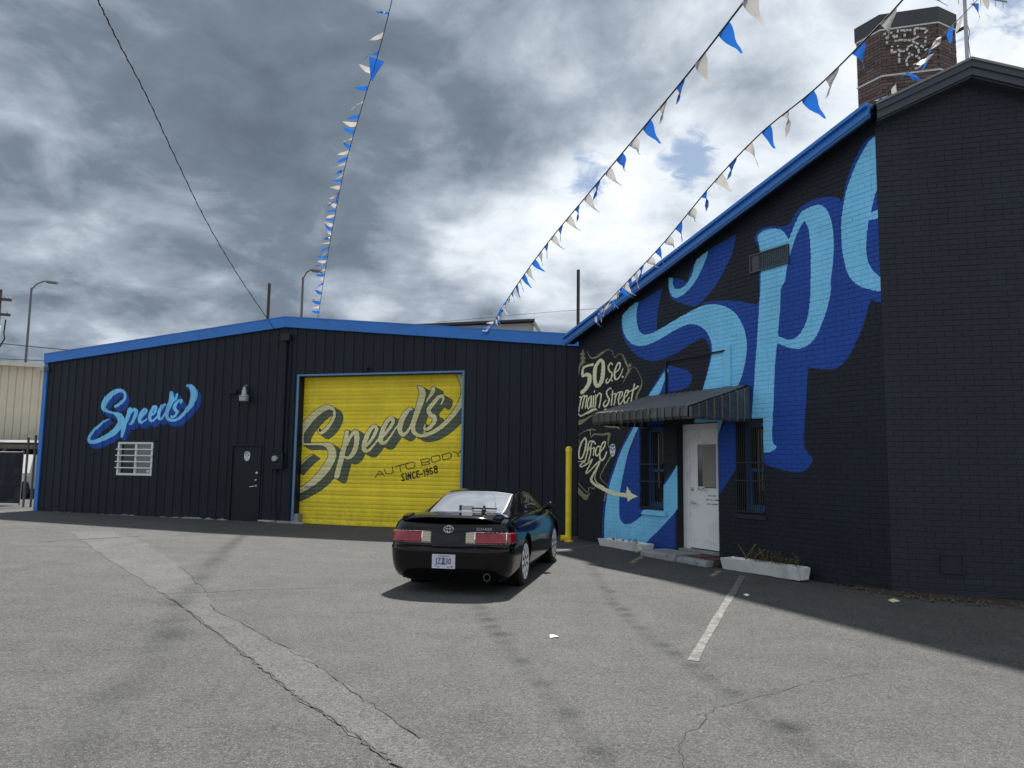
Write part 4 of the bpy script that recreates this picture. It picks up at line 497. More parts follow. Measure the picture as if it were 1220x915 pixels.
# ------------------------------------------------------------------ metal workshop
shop = thing('metal_workshop', 'long black ribbed metal workshop with blue roof trim and a yellow roller door', 'workshop', GW)
M_LOGO = printed('black_ribbed_siding', IMG_LOGO, LOGO_BOX, shop, BLACK, rough=.42, grime=(.06, .058, .05), streak=.35, fine=30.)
M_GARAGE = printed('yellow_roller_door_paint', IMG_GAR, GAR_BOX, shop, YELLOW, rough=.42, grime=(.20, .16, .05), streak=.25, fine=30.)
U0, U1, URIDGE = -13.70, 5.2, -5.40
def roof_z(u): return 4.79 + (u + 13.70) / (URIDGE + 13.70) * .78 if u < URIDGE else 5.57 - (u - URIDGE) * .0975
HOLES = [(-10.80, -9.57, 1.20, 2.15), (-6.95, -5.99, -.3, 2.10), (-4.93, -.25, -.3, 3.93)]
def siding(parent, u0, u1, pitch, holes, ztop, zbot, mat, name='siding_panel', rib=.024, M=None):
    prof = [(0, -rib), (.016, -rib), (.030, 0), (pitch * .36, 0), (pitch * .375, -.004), (pitch * .39, 0), (pitch * .63, 0), (pitch * .645, -.004), (pitch * .66, 0), (pitch - .030, 0), (pitch - .016, -rib), (pitch, -rib)]
    n = int(round((u1 - u0) / pitch))
    for i in range(n):
        a = u0 + i * pitch
        cuts = sorted(set([a, a + pitch] + [h[k] for h in holes for k in (0, 1) if a < h[k] < a + pitch]))
        mb = MB()
        for c0, c1 in zip(cuts[:-1], cuts[1:]):
            mid = (c0 + c1) / 2; spans = [(zbot, None)]
            for h in holes:
                if h[0] < mid < h[1]:
                    spans = [(zbot, h[2])] if h[2] > zbot else []
                    spans.append((h[3], None))
            def depth(u):
                for (p0, y0), (p1, y1) in zip(prof[:-1], prof[1:]):
                    if p0 <= u - a + 1e-9 and u - a <= p1 + 1e-9: return y0 + (y1 - y0) * (u - a - p0) / (p1 - p0 + 1e-12)
                return 0
            us = [c0] + [a + p for p, _ in prof if c0 + 1e-6 < a + p < c1 - 1e-6] + [c1]
            for z0, z1 in spans:
                vs = []
                for u in us: vs += [(u, depth(u), z0), (u, depth(u), z1 if z1 is not None else ztop(u) - .06)]
                mb.add(vs, [(2 * k, 2 * k + 2, 2 * k + 3, 2 * k + 1) for k in range(len(us) - 1)])
        part(name, mb, mat, parent, M, fix=False)
siding(shop, U0, U1 - .13, .2875, HOLES, roof_z, .02, M_LOGO)
# closed shell behind the siding: jambs round the openings, ends, back
mb = MB()
def shell_box(a, b, c, d): mb.box(a, b, .035, .20, c, d)
us = sorted(set([U0, U1] + [h[k] for h in HOLES for k in (0, 1)] + [URIDGE]))
for a, b in zip(us[:-1], us[1:]):
    h = next((h for h in HOLES if h[0] <= a and b <= h[1]), None)
    zt0, zt1 = roof_z(a) - .1, roof_z(b) - .1
    def slab(z0, z1a, z1b): mb.prism([(a, .035, z0), (b, .035, z0), (b, .035, z1b), (a, .035, z1a)], (0, .17, 0))
    if h is None: slab(-.25, zt0, zt1)
    else:
        if h[2] > 0: slab(-.25, h[2], h[2])
        slab(h[3], zt0, zt1)
mb.box(U0 + .0, U0 + .15, .21, 16, -.25, 4.6); mb.box(U1 - .15, U1, .21, 16, -.25, 4.3); mb.box(U0, U1, 16, 16.2, -.25, 4.3)
part('wall', mb, M_BLACKMETAL, shop)
# roof sheets
mb = MB(); mb.prism([(U0 + .02, .0, 4.70), (URIDGE, .0, 5.49), (URIDGE, .0, 5.41), (U0 + .02, .0, 4.62)], (0, 16.3, 0))
mb.prism([(URIDGE, .002, 5.488), (U1, .002, 4.46), (U1, .002, 4.38), (URIDGE, .002, 5.408)], (0, 16.3, 0)); part('roof', mb, M_ROOF, shop)
# blue fascia in folded lengths
def fascia_piece(a, b):
    mb = MB(); za, zb = roof_z(a), roof_z(b)
    mb.prism([(a, -.09, za - .285), (a, -.09, za), (b, -.09, zb), (b, -.09, zb - .285)], (0, .16, 0))
    mb.prism([(a, -.098, za - .02), (a, -.098, za + .012), (b, -.098, zb + .012), (b, -.098, zb - .02)], (0, .172, 0))
    part('fascia', mb, M_BLUE, shop)
for a, b in ((-13.72, -9.6), (-9.597, URIDGE), (URIDGE + .002, -1.3), (-1.297, 1.75), (1.753, 5.2)): fascia_piece(a, b)
part('corner_trim', MB().box(-13.735, -13.60, -.045, .12, .03, 4.50), M_BLUE, shop)
# roller door
door = part('roller_door', MB().box(-4.93, -.25, .262, .28, .0, 3.95), M_BLACKMETAL, shop)
ns = 37; hs = 3.93 / ns
prof = [(0, .260), (.003, .2515), (.015, .2475), (.05, .245), (.09, .2475), (.1025, .2515), (.1055, .260)]
for k in range(ns):
    z0 = .035 + k * hs * .995; d = random.uniform(-.003, .003); mb = MB(); vs = []
    sag = [0, .0, 0]
    for u in (-4.925, -4.0, -2.6, -1.2, -.255):
        j = random.uniform(-.004, .004) if k < 14 else random.uniform(-.0015, .0015)
        vs += [(u, y + j + d * .4, z0 + z / .106 * hs) for z, y in prof]
    n = len(prof); mb.add(vs, [(i * n + q, i * n + q + 1, (i + 1) * n + q + 1, (i + 1) * n + q) for i in range(4) for q in range(n - 1)])
    part('slat', mb, M_GARAGE, door, smooth=50, fix=False)
part('bottom_bar', MB().box(-4.925, -.255, .235, .27, .012, .05), M_GARAGE, door)
part('pull_handle', MB().bar((-4.78, .225, .98), (-4.48, .225, 1.02), .03).bar((-4.7, .225, 1.0), (-4.7, .26, 1.0), .03), M_GALV, door)
# jambs and blue edge of the opening
mb = MB(); mb.box(-4.935, -4.928, .0, .26, -.02, 3.93).box(-.252, -.245, .0, .26, -.02, 3.93).box(-4.93, -.25, .0, .26, 3.925, 3.935); part('door_jamb', mb, M_BLACKMETAL, shop)
for nm, bx in (('door_edge', (-4.985, -4.93, -.032, .002, .0, 3.98)), ('door_edge', (-.25, -.195, -.032, .002, .0, 3.98)), ('door_edge', (-4.928, -.252, -.032, .002, 3.935, 3.98))):
    part(nm, MB().box(*bx), M_EDGE, shop)
part('kerb_guard', MB().box(-4.98, -4.80, .0, .2, 0, .28), M_CONC, shop)
# side door
d2 = part('door', MB().box(-6.90, -6.04, .01, .055, .04, 2.05), M_BLACKMETAL, shop); d2['label'] = 'plain black metal side door'
mb = MB().box(-6.95, -6.905, -.03, .06, .0, 2.10).box(-6.035, -5.99, -.03, .06, .0, 2.10).box(-6.904, -6.036, -.03, .06, 2.055, 2.10); part('door_frame', mb, M_BLACKMETAL, d2)
part('handle', MB().tube([(-6.13, .01, .98), (-6.13, -.05, .98), (-6.29, -.055, .96)], .013).lathe([(.03, .0), (.03, -.012)], 14, (-6.13, .01, .98), 'y'), M_ALU, d2)
part('deadbolt', MB().lathe([(.035, .012), (.035, -.02), (.02, -.026)], 16, (-6.115, 0, 1.33), 'y'), M_ALU, d2)
part('lock_cylinder', MB().lathe([(.02, .012), (.02, -.02)], 12, (-6.13, 0, 1.15), 'y').box(-6.165, -6.13, -.025, .0, 1.125, 1.14), M_ALU, d2)
def badge(parent, u, z, y, s, M=None):
    out = [(0, 1.), (.55, .92), (.85, .55), (.88, 0), (.75, -.5), (.45, -.88), (0, -1)]
    ring = out + [(-a, b) for a, b in out[-2:0:-1]]
    b0 = part('badge', MB().prism([(u + a * s * .82, y, z + b * s) for a, b in ring], (0, -.006, 0)), M_STICK, parent, M)
    mb = MB(); y2 = y - .0065
    mb.prism([(u + a * s * .82, y2, z + b * s) for a, b in ((-.5, .8), (.5, .8), (.62, .55), (-.62, .55))], (0, -.002, 0))
    for bx in ((-.6, -.15, .12, .32), (.12, .62, .12, .3), (-.2, .2, -.12, .0), (-.4, .4, -.62, -.5)): mb.box(u + bx[0] * s, u + bx[1] * s, y2 - .002, y2, z + bx[2] * s, z + bx[3] * s)
    part('badge_print', mb, M_STICKB, b0, M)
badge(d2, -6.46, 1.78, .0095, .13)
# window with white frame and guard bars
wn = part('window', MB().box(-10.80, -9.57, .10, .12, 1.20, 2.15), M_GLASS, shop); wn['label'] = 'small white sliding window behind white guard bars'
mb = MB().box(-10.80, -10.74, -.02, .1, 1.20, 2.15).box(-9.63, -9.57, -.02, .1, 1.20, 2.15).box(-10.738, -9.632, -.02, .1, 1.20, 1.26).box(-10.738, -9.632, -.02, .1, 2.09, 2.15).box(-10.21, -10.15, .0, .1, 1.262, 2.088)
part('frame', mb, M_WHITEBAR, wn)
part('pane', MB().box(-10.738, -10.212, .07, .078, 1.262, 2.088), M_GLASS, wn); part('pane', MB().box(-10.148, -9.632, .05, .058, 1.262, 2.088), M_GLASSG, wn)
for z in (1.40, 1.575, 1.75, 1.925): part('bar', MB().box(-10.83, -9.55, -.06, -.035, z, z + .03), M_WHITEBAR, wn)
part('note', MB().box(-9.80, -9.70, .042, .049, 1.29, 1.36), M_PAPER, wn)
part('eyebrow', MB().box(-10.85, -9.45, -.05, .02, 2.17, 2.20), M_BLACKMETAL, wn)
# wall lamp, junction box, meter, conduits, service head
lp = part('wall_lamp', MB().lathe([(.03, .20), (.045, .185), (.045, .14), (.065, .105), (.07, .0), (.09, -.025), (.135, -.05), (.14, -.065), (.135, -.075)], 24, (-6.52, -.17, 3.46)), M_GALV, shop, smooth=40)
part('lamp_arm', MB().tube([(-6.52, -.17, 3.66), (-6.52, -.10, 3.71), (-6.52, .0, 3.69)], .018), M_GALV, lp)
part('lamp_shade', MB().lathe([(.132, -.075), (.13, -.19), (.12, -.19), (.124, -.075)], 24, (-6.52, -.17, 3.46)), M_GALV, lp, smooth=40)
part('junction_box', MB().box(-7.10, -6.85, -.10, .0, 3.49, 3.58), M_BLACKMETAL, shop)
mt = part('electric_meter', MB().box(-5.60, -5.25, -.14, .0, 1.45, 1.88), M_BLACKMETAL, shop)
part('meter_dial', MB().lathe([(.085, -.14), (.085, -.19), (.07, -.215), (.03, -.22)], 20, (-5.47, 0, 1.72), 'y'), M_GALV, mt, smooth=40)
part('conduit', MB().tube([(-5.35, -.05, 1.88), (-5.35, -.05, 4.85), (-5.38, -.09, 4.98), (-5.46, -.13, 4.96)], .032).tube([(-5.22, -.05, 1.5), (-5.22, -.05, 4.9), (-5.3, -.1, 5.0)], .022), M_BLACKMETAL, shop, smooth=50)
part('conduit', MB().tube([(-5.5, -.05, 1.45), (-5.5, -.05, .55), (-5.45, -.06, .3), (-5.42, -.05, .05)], .02), M_BLACKMETAL, shop, smooth=50)
part('service_head', MB().box(-5.46, -5.2, -.16, -.03, 4.90, 5.08).tube([(-5.5, -.1, 5.0), (-5.75, -.2, 4.85), (-5.8, -.16, 4.95)], .012), M_CABLE, shop)
part('camera_bracket', MB().box(-2.93, -2.87, -.10, .0, 4.03, 4.12), M_BLACKMETAL, shop)
part('eave_lamp', MB().box(-13.78, -13.55, -.22, -.04, 4.28, 4.38), M_GALV, shop)
# rough concrete footing line with gravel
for ks in (range(0, 44), range(51, 60)):
    mb = MB(); us = [-13.6 + k * .15 for k in ks] + [-13.45 + ks[-1] * .15]; vs = []
    for u in us:
        h, d = random.uniform(.05, .11), random.uniform(.06, .09); vs += [(u, .03, -.1), (u, -d, -.1), (u, -d + .01, h - .02), (u, .03, h)]
    n = len(us) - 1; mb.add(vs, [(4 * i + k, 4 * i + 4 + k, 4 * i + 5 + k, 4 * i + 1 + k) for i in range(n) for k in range(3)] + [(0, 1, 2, 3), (4 * n + 3, 4 * n + 2, 4 * n + 1, 4 * n)])
    part('footing', mb, M_CONC, shop)
part('pipe_stub', MB().tube([(-5.95, -.08, .07), (-5.55, -.08, .06)], .03), M_GALV, shop)
# ------------------------------------------------------------------ brick office
off = thing('brick_office', 'dark painted brick office with a giant blue script mural and gabled front wall', 'office', MW)
M_MURAL = printed('mural_paint_on_brick', IMG_MURAL, MUR_BOX, off, BLACK, rough=.55, grime=(.05, .048, .043), streak=.18)
M_SECT = worn('slate_black_paint_on_brick', (.031, .036, .045), .6, .25, 1.6, dirt=(.044, .049, .058, .5), dscale=1.4, spec=.2)
MH = [(-5.47, -4.77, .80, 2.45), (-4.374, -3.29, -.2, 2.44), (-2.837, -2.238, .87, 2.45)]
VENT = (-2.44, -1.605, 4.92, 5.24)
UL = -7.72
def mtop(u): return 6.70 + .278 * u
SL, PK = 0.0, 1.24
def stop(u): return 6.72 + .41 * u if u < PK else 6.72 + .41 * PK - .42 * (u - PK)
def wall_core(parent, u0, u1, holes, top, M, mat, dep=.28, face=.006):
    us = sorted(set([u0, u1] + [h[k] for h in holes for k in (0, 1)])); mb = MB()
    for a, b in zip(us[:-1], us[1:]):
        h = next((h for h in holes if h[0] <= a and b <= h[1]), None)
        def slab(z0, za, zb): mb.prism([(a, face, z0), (b, face, z0), (b, face, zb), (a, face, za)], (0, dep, 0))
        if h is None: slab(-.35, top(a), top(b))
        else:
            if h[2] > -.2: slab(-.35, h[2], h[2])
            else: slab(-.35, .03, .03)
            slab(h[3], top(a), top(b))
    return part('wall', mb, mat, parent, M)
mwall = wall_core(off, UL, -.006, MH, mtop, MW, M_MURAL); mwall['label'] = 'mural wall with the office door'
sb = [0.0, PK, 5.0]
mb = MB()
for a, b in ((0.006, PK), (PK, 5.0)): mb.prism([(a, .006, -.4), (b, .006, -.4), (b, .006, stop(b)), (a, .006, stop(a))], (0, .28, 0))
swall = part('wall', mb, M_SECT, off, SW); swall['label'] = 'plain slate black gable wall'
# bricks: every brick real; the 300 nearest are objects, the rest one mesh per wall
BL, BH, JO = .2215, .0665, .0095
HJ = .0035
def brick_mesh(name, l=BL, h=BH, d=.012, ch=.0032, ce=.0016):
    mb = MB(); x, z = l / 2, h / 2
    a = [(-x, d, -z), (x, d, -z), (x, d, z), (-x, d, z)]; f = [(-x, ch * .7, -z), (x, ch * .7, -z), (x, ch * .7, z), (-x, ch * .7, z)]
    g = [(-x + ce, 0, -z + ch), (x - ce, 0, -z + ch), (x - ce, 0, z - ch), (-x + ce, 0, z - ch)]
    mb.add(a + f + g, [(0, 1, 5, 4), (1, 2, 6, 5), (2, 3, 7, 6), (3, 0, 4, 7), (4, 5, 9, 8), (5, 6, 10, 9), (6, 7, 11, 10), (7, 4, 8, 11), (8, 9, 10, 11)])
    return mb
def lay(u0, u1, holes, top, zmin, zmax, seed):
    rnd = random.Random(seed); out = []
    row = 0; z = zmin
    while z + BH < zmax:
        x = u0 - (BL + JO) / 2 * (row % 2) - rnd.uniform(0, .02)
        header = row % 6 == 5
        ln = .109 if header else BL
        while x < u1:
            a, b = max(x, u0), min(x + ln, u1); segs = [(a, b)]
            for h in holes:
                if z + BH > h[2] + .004 and z < h[3] - .004:
                    ns = []
                    for p, q in segs:
                        if q <= h[0] or p >= h[1]: ns.append((p, q)); continue
                        if p < h[0] - .012: ns.append((p, h[0] - .001))
                        if q > h[1] + .012: ns.append((h[1] + .001, q))
                    segs = ns
            for p, q in segs:
                if q - p > .02 and z + BH < min(top(p), top(q)): out.append((p, q, z, rnd.gauss(0, .0012), abs(q - p - BL) < 1e-6))
            x += ln + HJ
        z += BH + JO; row += 1
    return out
mbr = lay(UL, -.002, MH + [VENT], mtop, -.12, 7.0, 1); sbr = lay(.002, 5.0, [(.62, .88, .27, .51)], stop, -.26, 7.4, 2)
cand = []
campos = Vector((0, 0, 1.6))
for M, lst, k in ((MW, mbr, 0), (SW, sbr, 1)):
    nrm = (M.to_3x3() @ Vector((0, -1, 0)))
    for i, (p, q, z, y, full) in enumerate(lst):
        P = M @ Vector(((p + q) / 2, 0, z)); dv = campos - P; r = M.inverted() @ P
        infr = not (k == 1 and p > 1.45)
        if full and infr and z > .0: cand.append((-(dv.normalized().dot(nrm)) / dv.length_squared, k, i))
cand.sort(); single = set((k, i) for _, k, i in cand[:300])
for M, lst, k, wl, mat in ((MW, mbr, 0, mwall, M_MURAL), (SW, sbr, 1, swall, M_SECT)):
    one = brick_mesh('brick').mesh('brick'); one.materials.append(mat); rest = MB()
    for i, (p, q, z, y, full) in enumerate(lst):
        if (k, i) in single:
            link('brick', one, None, wl, M @ T((p + q) / 2, y - .001, z + BH / 2))
        else:
            b = brick_mesh('b', q - p); c = (p + q) / 2
            rest.add([(x + c, yy + y - .001, zz + z + BH / 2) for x, yy, zz in b.v], b.f)
    tag(part('brick_courses', rest, mat, wl, M, fix=False), kind='stuff')
# corner mortar edge, other walls and roof
Minv = MW.inverted()
def loc(M, u, y, z): return tuple(Minv @ (M @ Vector((u, y, z))))
mb = MB()
far = loc(SW, 5.0, 9., 0); left = (UL, 9.0, 0)
def slab_line(a, b, z0, za, zb, th=.2):
    d = Vector((b[0] - a[0], b[1] - a[1], 0)).normalized(); n = Vector((-d.y, d.x, 0)) * th
    mb.prism([(a[0], a[1], z0), (b[0], b[1], z0), (b[0], b[1], zb), (a[0], a[1], za)], n)
slab_line((UL + .02, .31, 0), (UL + .02, 8.2, 0), -.3, 4.4, 4.4, -.25)
slab_line(loc(SW, 4.98, .31, 0), loc(SW, 4.98, 9.0, 0), -.4, 5.1, 5.1)
part('wall', mb, M_SECT, off)
mb = MB()
pkz = stop(PK) + .32
def sf(u): return (6.835 + .405 * u) if u < 1.22 else (6.835 + .405 * 1.22 - .42 * (u - 1.22))
p_eL, p_eC, p_pk, p_pr = (-8.0, -.24, mtop(-8.0) + .05), (.08, -.20, sf(0) - .03), loc(SW, 1.22, -.2, sf(1.22) - .02), loc(SW, 5.1, -.2, sf(5.1) - .02)
p_bk = loc(SW, 1.22, 11., sf(1.22) - .02); p_bl = (-8.0, 8.4, 4.45); p_br = loc(SW, 5.1, 11., sf(5.1) - .02)
mb.add([p_eL, p_eC, p_pk, p_bk, p_bl], [(0, 1, 2), (0, 2, 3), (0, 3, 4)]); mb.add([p_pk, p_pr, p_br, p_bk], [(0, 1, 2, 3)])
part('roof', mb, M_ROOF, off, fix=False)
# blue fascia of the mural wall, soffit
def mf(u): return 6.782 + .2785 * u
mb = MB(); a, b = -7.95, .10
mb.prism([(a, -.27, mf(a) - .15), (a, -.27, mf(a)), (b, -.27, mf(b)), (b, -.27, mf(b) - .15)], (0, .05, 0))
mb.prism([(a, -.32, mf(a) - .035), (a, -.32, mf(a) + .02), (b, -.32, mf(b) + .02), (b, -.32, mf(b) - .035)], (0, .16, 0))
part('fascia', mb, M_BLUE, off)['label'] = 'blue fascia over the mural'
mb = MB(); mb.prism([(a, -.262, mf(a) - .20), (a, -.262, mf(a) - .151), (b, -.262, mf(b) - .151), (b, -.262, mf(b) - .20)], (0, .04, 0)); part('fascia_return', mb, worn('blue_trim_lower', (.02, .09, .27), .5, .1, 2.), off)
mb = MB(); mb.prism([(a, -.25, mf(a) - .13), (a, .02, mf(a) - .13), (a, .02, mf(a) - .10), (a, -.25, mf(a) - .10)], Vector((b - a, 0, mf(b) - mf(a)))); part('soffit', mb, M_BLACKMETAL, off)
# dark gable trim
def sf(u): return (6.835 + .405 * u) if u < 1.22 else (6.835 + .405 * 1.22 - .42 * (u - 1.22))
def gable(y0, y1, dz0, dz1, mat, nm):
    mb = MB()
    for a, b in ((0.005, 1.22), (1.222, 5.1)):
        mb.prism([(a, y0, sf(a) + dz0), (a, y0, sf(a) + dz1), (b, y0, sf(b) + dz1), (b, y0, sf(b) + dz0)], (0, y1 - y0, 0))
    part(nm, mb, mat, off, SW)
gable(-.27, -.10, -.035, .0, M_DRIP, 'drip_edge'); gable(-.25, -.18, -.13, -.036, M_DARKTRIM, 'fascia'); gable(-.225, -.15, -.205, -.131, M_DARKTRIM, 'fascia'); gable(-.235, -.12, -.245, -.206, M_DARKTRIM, 'bed_moulding'); gable(-.20, .02, -.27, -.246, M_DARKTRIM, 'soffit')
# vent grille
vt = part('vent_grille', MB().box(-2.44, -1.605, .03, .05, 4.92, 5.24), M_BARBLACK, off)
mb = MB().box(-2.44, -2.415, -.03, .03, 4.92, 5.24).box(-1.63, -1.605, -.03, .03, 4.92, 5.24).box(-2.414, -1.631, -.03, .03, 5.215, 5.24).box(-2.414, -1.631, -.03, .03, 4.92, 4.945); part('frame', mb, M_DARKTRIM, vt)
part('blank_plate', MB().box(-2.41, -2.25, -.012, .0, 4.947, 5.213), M_DARKTRIM, vt)
mb = MB()
for k in range(15): mb.box(-2.235 + k * .041, -2.222 + k * .041, -.018, -.004, 4.947, 5.213)
for k in range(7): mb.box(-2.245, -1.635, -.014, .0, 4.972 + k * .036, 4.984 + k * .036)
tag(part('mesh', mb, M_DARKTRIM, vt), kind='stuff')
# conduit frame of a removed sign above the awning
part('sign_bracket', MB().bar((-4.64, -.02, 3.03), (-4.64, -.02, 3.68), .035).bar((-4.64, -.02, 3.665), (-3.05, -.02, 3.675), .03), M_BLACKMETAL, off)
part('sign_plate', MB().box(-3.09, -2.93, -.03, .01, 3.04, 3.77), M_MURAL, off)
# access hatch on the gable wall
ht = part('access_hatch', MB().box(.63, .87, -.012, .03, .28, .50), M_SECT, off, SW); part('frame', MB().box(.61, .63, -.03, .02, .26, .52).box(.87, .89, -.03, .02, .26, .52).box(.631, .869, -.03, .02, .5, .52).box(.631, .869, -.03, .02, .26, .28), M_SECT, ht, SW)
# windows with iron bars
def bar_window(u0, u1, z0, z1, blind):
    wd = part('window', MB().box(u0, u1, .30, .32, z0, z1), M_BARBLACK, off)
    m = (z0 + z1) / 2 - .06; f = MB()
    f.box(u0, u0 + .07, .20, .29, z0, z1).box(u1 - .07, u1, .20, .29, z0, z1).box(u0 + .071, u1 - .071, .20, .29, z1 - .12, z1).box(u0 + .071, u1 - .071, .20, .29, z0, z0 + .14).box(u0 + .071, u1 - .071, .215, .28, m - .03, m + .03)
    f.box(u0 + .072, u0 + .12, .235, .285, z0 + .141, m - .031).box(u1 - .12, u1 - .072, .235, .285, z0 + .141, m - .031)
    part('frame', f, M_BLUE2, wd)
    part('pane', MB().box(u0 + .072, u1 - .072, .255, .262, z0 + .142, z1 - .122), M_GLASS, wd)
    mb = MB().box(u0 - .002, u0 + .012, .012, .2, z0, z1).box(u1 - .012, u1 + .002, .012, .2, z0, z1).box(u0 + .013, u1 - .013, .012, .2, z1 - .012, z1 + .001).box(u0 + .013, u1 - .013, .012, .2, z0 - .001, z0 + .012)
    part('reveal', mb, M_BLACKMETAL, wd)
    for k in range(blind): part('blind_slat', MB().box(u0 + .25 + k * .055, u0 + .285 + k * .055, .246, .2535, m - .35 + .0 * k, z1 - .16), M_BLIND, wd)
    n = 14
    for k in range(n): x = u0 + .02 + (u1 - u0 - .04) * k / (n - 1); part('bar', MB().tube([(x, -.03, z0 + .02), (x, -.03, z1 - .02)], .008, 6), M_BARBLACK, wd)
    for z in (z0 + .04, z0 + .55, m + .12, z1 - .05): part('cross_bar', MB().box(u0 - .01, u1 + .01, -.045, -.015, z - .012, z + .012), M_BARBLACK, wd)
    return wd
w1 = bar_window(*MH[0], 1); w1['label'] = 'barred window left of the office door'
w2 = bar_window(*MH[2], 4); w2['label'] = 'barred window right of the office door'
part('sill', MB().box(-5.52, -4.66, -.05, .02, .70, .79), M_MURAL, w1); part('sill', MB().box(-2.87, -2.2, -.03, .02, .79, .86), M_SECT, w2)
# office door
od = part('door', MB().box(-4.20, -3.42, .17, .215, .165, 2.33), M_WHITE, off); od['label'] = 'white office door with a tall glass light'
mb = MB().box(-4.372, -4.255, .15, .25, .14, 2.43).box(-4.254, -4.205, .165, .25, .14, 2.40).box(-3.415, -3.292, .15, .25, .14, 2.43).box(-4.2545, -3.416, .151, .25, 2.335, 2.43); part('door_frame', mb, M_WHITE, od)
part('reveal', MB().box(-4.3745, -4.3725, .012, .152, .14, 2.44).box(-3.2915, -3.2895, .012, .152, .14, 2.44).box(-4.372, -3.292, .012, .152, 2.432, 2.442), M_BLACKMETAL, od)
part('threshold', MB().box(-4.372, -3.292, .02, .30, .10, .139), M_CONC, od)
part('pane', MB().box(-3.98, -3.50, .163, .169, 1.26, 2.05), M_GLASS, od); part('blind', MB().box(-3.86, -3.50, .160, .1625, 1.275, 2.04), M_BLIND, od)
mb = MB().box(-4.0, -3.981, .155, .169, 1.24, 2.07).box(-3.499, -3.48, .155, .169, 1.24, 2.07).box(-3.98, -3.5, .155, .169, 2.051, 2.07).box(-3.98, -3.5, .155, .169, 1.24, 1.259); part('pane_bead', mb, M_WHITE, od)
part('mail_sign', MB().box(-3.99, -3.80, .148, .1545, 1.205, 1.285), M_STICK, od)
part('sign_print', MB().box(-3.97, -3.945, .1465, .1478, 1.235, 1.262).box(-3.93, -3.87, .1465, .1478, 1.225, 1.235).box(-3.85, -3.82, .1465, .1478, 1.235, 1.262), M_BARBLACK, od)
part('handle', MB().lathe([(.035, .17), (.035, .155), (.02, .145)], 16, (-4.13, 0, .995), 'y').tube([(-4.13, .15, .995), (-4.13, .115, .995), (-4.0, .11, .975)], .013), M_ALU, od)
part('deadbolt', MB().lathe([(.032, .17), (.032, .15), (.018, .14)], 16, (-4.135, 0, 1.23), 'y'), M_BRASS, od)
mb = MB()
for r, (a, b) in enumerate(((-3.73, -3.53), (-3.78, -3.47), (-3.76, -3.5))):
    x = a
    while x < b: wd = random.uniform(.012, .026); mb.box(x, x + wd, .1685, .1697, 1.115 - r * .075, 1.137 - r * .075); x += wd + random.choice((.007, .007, .02))
tag(part('door_lettering', mb, M_DARKTRIM, od), kind='stuff')
badge(mwall, -6.40, 1.97, -.004, .135, MW)
# awning: sloped ribbed sheets, scalloped valance
aw = part('awning', MB().box(-5.15, -2.56, -.03, .0, 2.98, 3.03), M_BLACKMETAL, off); aw['label'] = 'black ribbed metal awning over the office door'
ZW, ZF, DF = 3.02, 2.60, 1.34
M_AWN = worn('black_awning_metal', (.05, .052, .056), .30, .15, 3., dirt=(.20, .20, .20, .4), dscale=5., spec=.8)
M_AWNRIB = worn('awning_rib_painted_sheen', (.13, .13, .132), .4, .2, 3., spec=.8)  # sky reflection on the rib tops, painted in as a paler colour
nsl = 17; a0, a1 = -5.20, -2.52; sw = (a1 - a0) / nsl
for k in range(nsl):
    u = a0 + k * sw; mb = MB()
    pr = [(u + .004, 0), (u + .010, .016), (u + .050, .016), (u + .060, .002), (u + sw - .002, .004)]
    top = [(x, -.02, ZW + h) for x, h in pr]; bot = [(x, -DF, ZF + h) for x, h in pr]
    low = [(x, -DF + .0, ZF - .012) for x in (u + .004, u + sw - .002)]; lowt = [(x, -.02, ZW - .012) for x in (u + .004, u + sw - .002)]
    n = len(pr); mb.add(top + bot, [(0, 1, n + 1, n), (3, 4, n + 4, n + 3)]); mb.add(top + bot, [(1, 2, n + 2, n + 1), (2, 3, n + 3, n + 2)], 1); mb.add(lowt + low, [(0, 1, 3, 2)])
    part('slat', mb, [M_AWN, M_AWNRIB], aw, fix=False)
for k in range(14):   # front valance leaves, curling at the bottom
    wv = (a1 - a0) / 14; u = a0 + k * wv; mb = MB(); dy = random.uniform(-.012, .012)
    pr = [(u + .014, -DF + .015), (u + .03, -DF - .025), (u + wv * .8, -DF - .045), (u + wv - .010, -DF - .01)]
    vs = [(x, y, ZF + .02) for x, y in pr] + [(x, y - .008, ZF - .15) for x, y in pr] + [(x + (.012 if i in (1,) else 0) - (.012 if i == 2 else 0), y + .03 + dy, ZF - .20) for i, (x, y) in enumerate(pr)]
    mb.add(vs, [(i, i + 1, 4 + i + 1, 4 + i) for i in range(3)] + [(4 + i, 4 + i + 1, 8 + i + 1, 8 + i) for i in range(3)]); part('valance_leaf', mb, M_AWN, aw, fix=False)
for side in (a0 - .01, a1 + .01):
    for k in range(8):
        y0, y1 = -DF + k * DF / 8 + .004, -DF + (k + 1) * DF / 8 - .004; mb = MB(); s = 1 if side > -4 else -1
        zt = lambda y: ZF + (ZW - ZF) * (y + DF) / DF
        pr = [(side, y0), (side + .03 * s, y0 + .02), (side + .03 * s, y1 - .02), (side, y1)]
        vs = [(x, y, zt(y) - .01) for x, y in pr] + [(x, y, ZF - .16) for x, y in pr] + [(x - .02 * s, y, ZF - .20) for x, y in pr]
        mb.add(vs, [(i, i + 1, 4 + i + 1, 4 + i) for i in range(3)] + [(4 + i, 4 + i + 1, 8 + i + 1, 8 + i) for i in range(3)]); part('valance_leaf', mb, M_AWN, aw, fix=False)
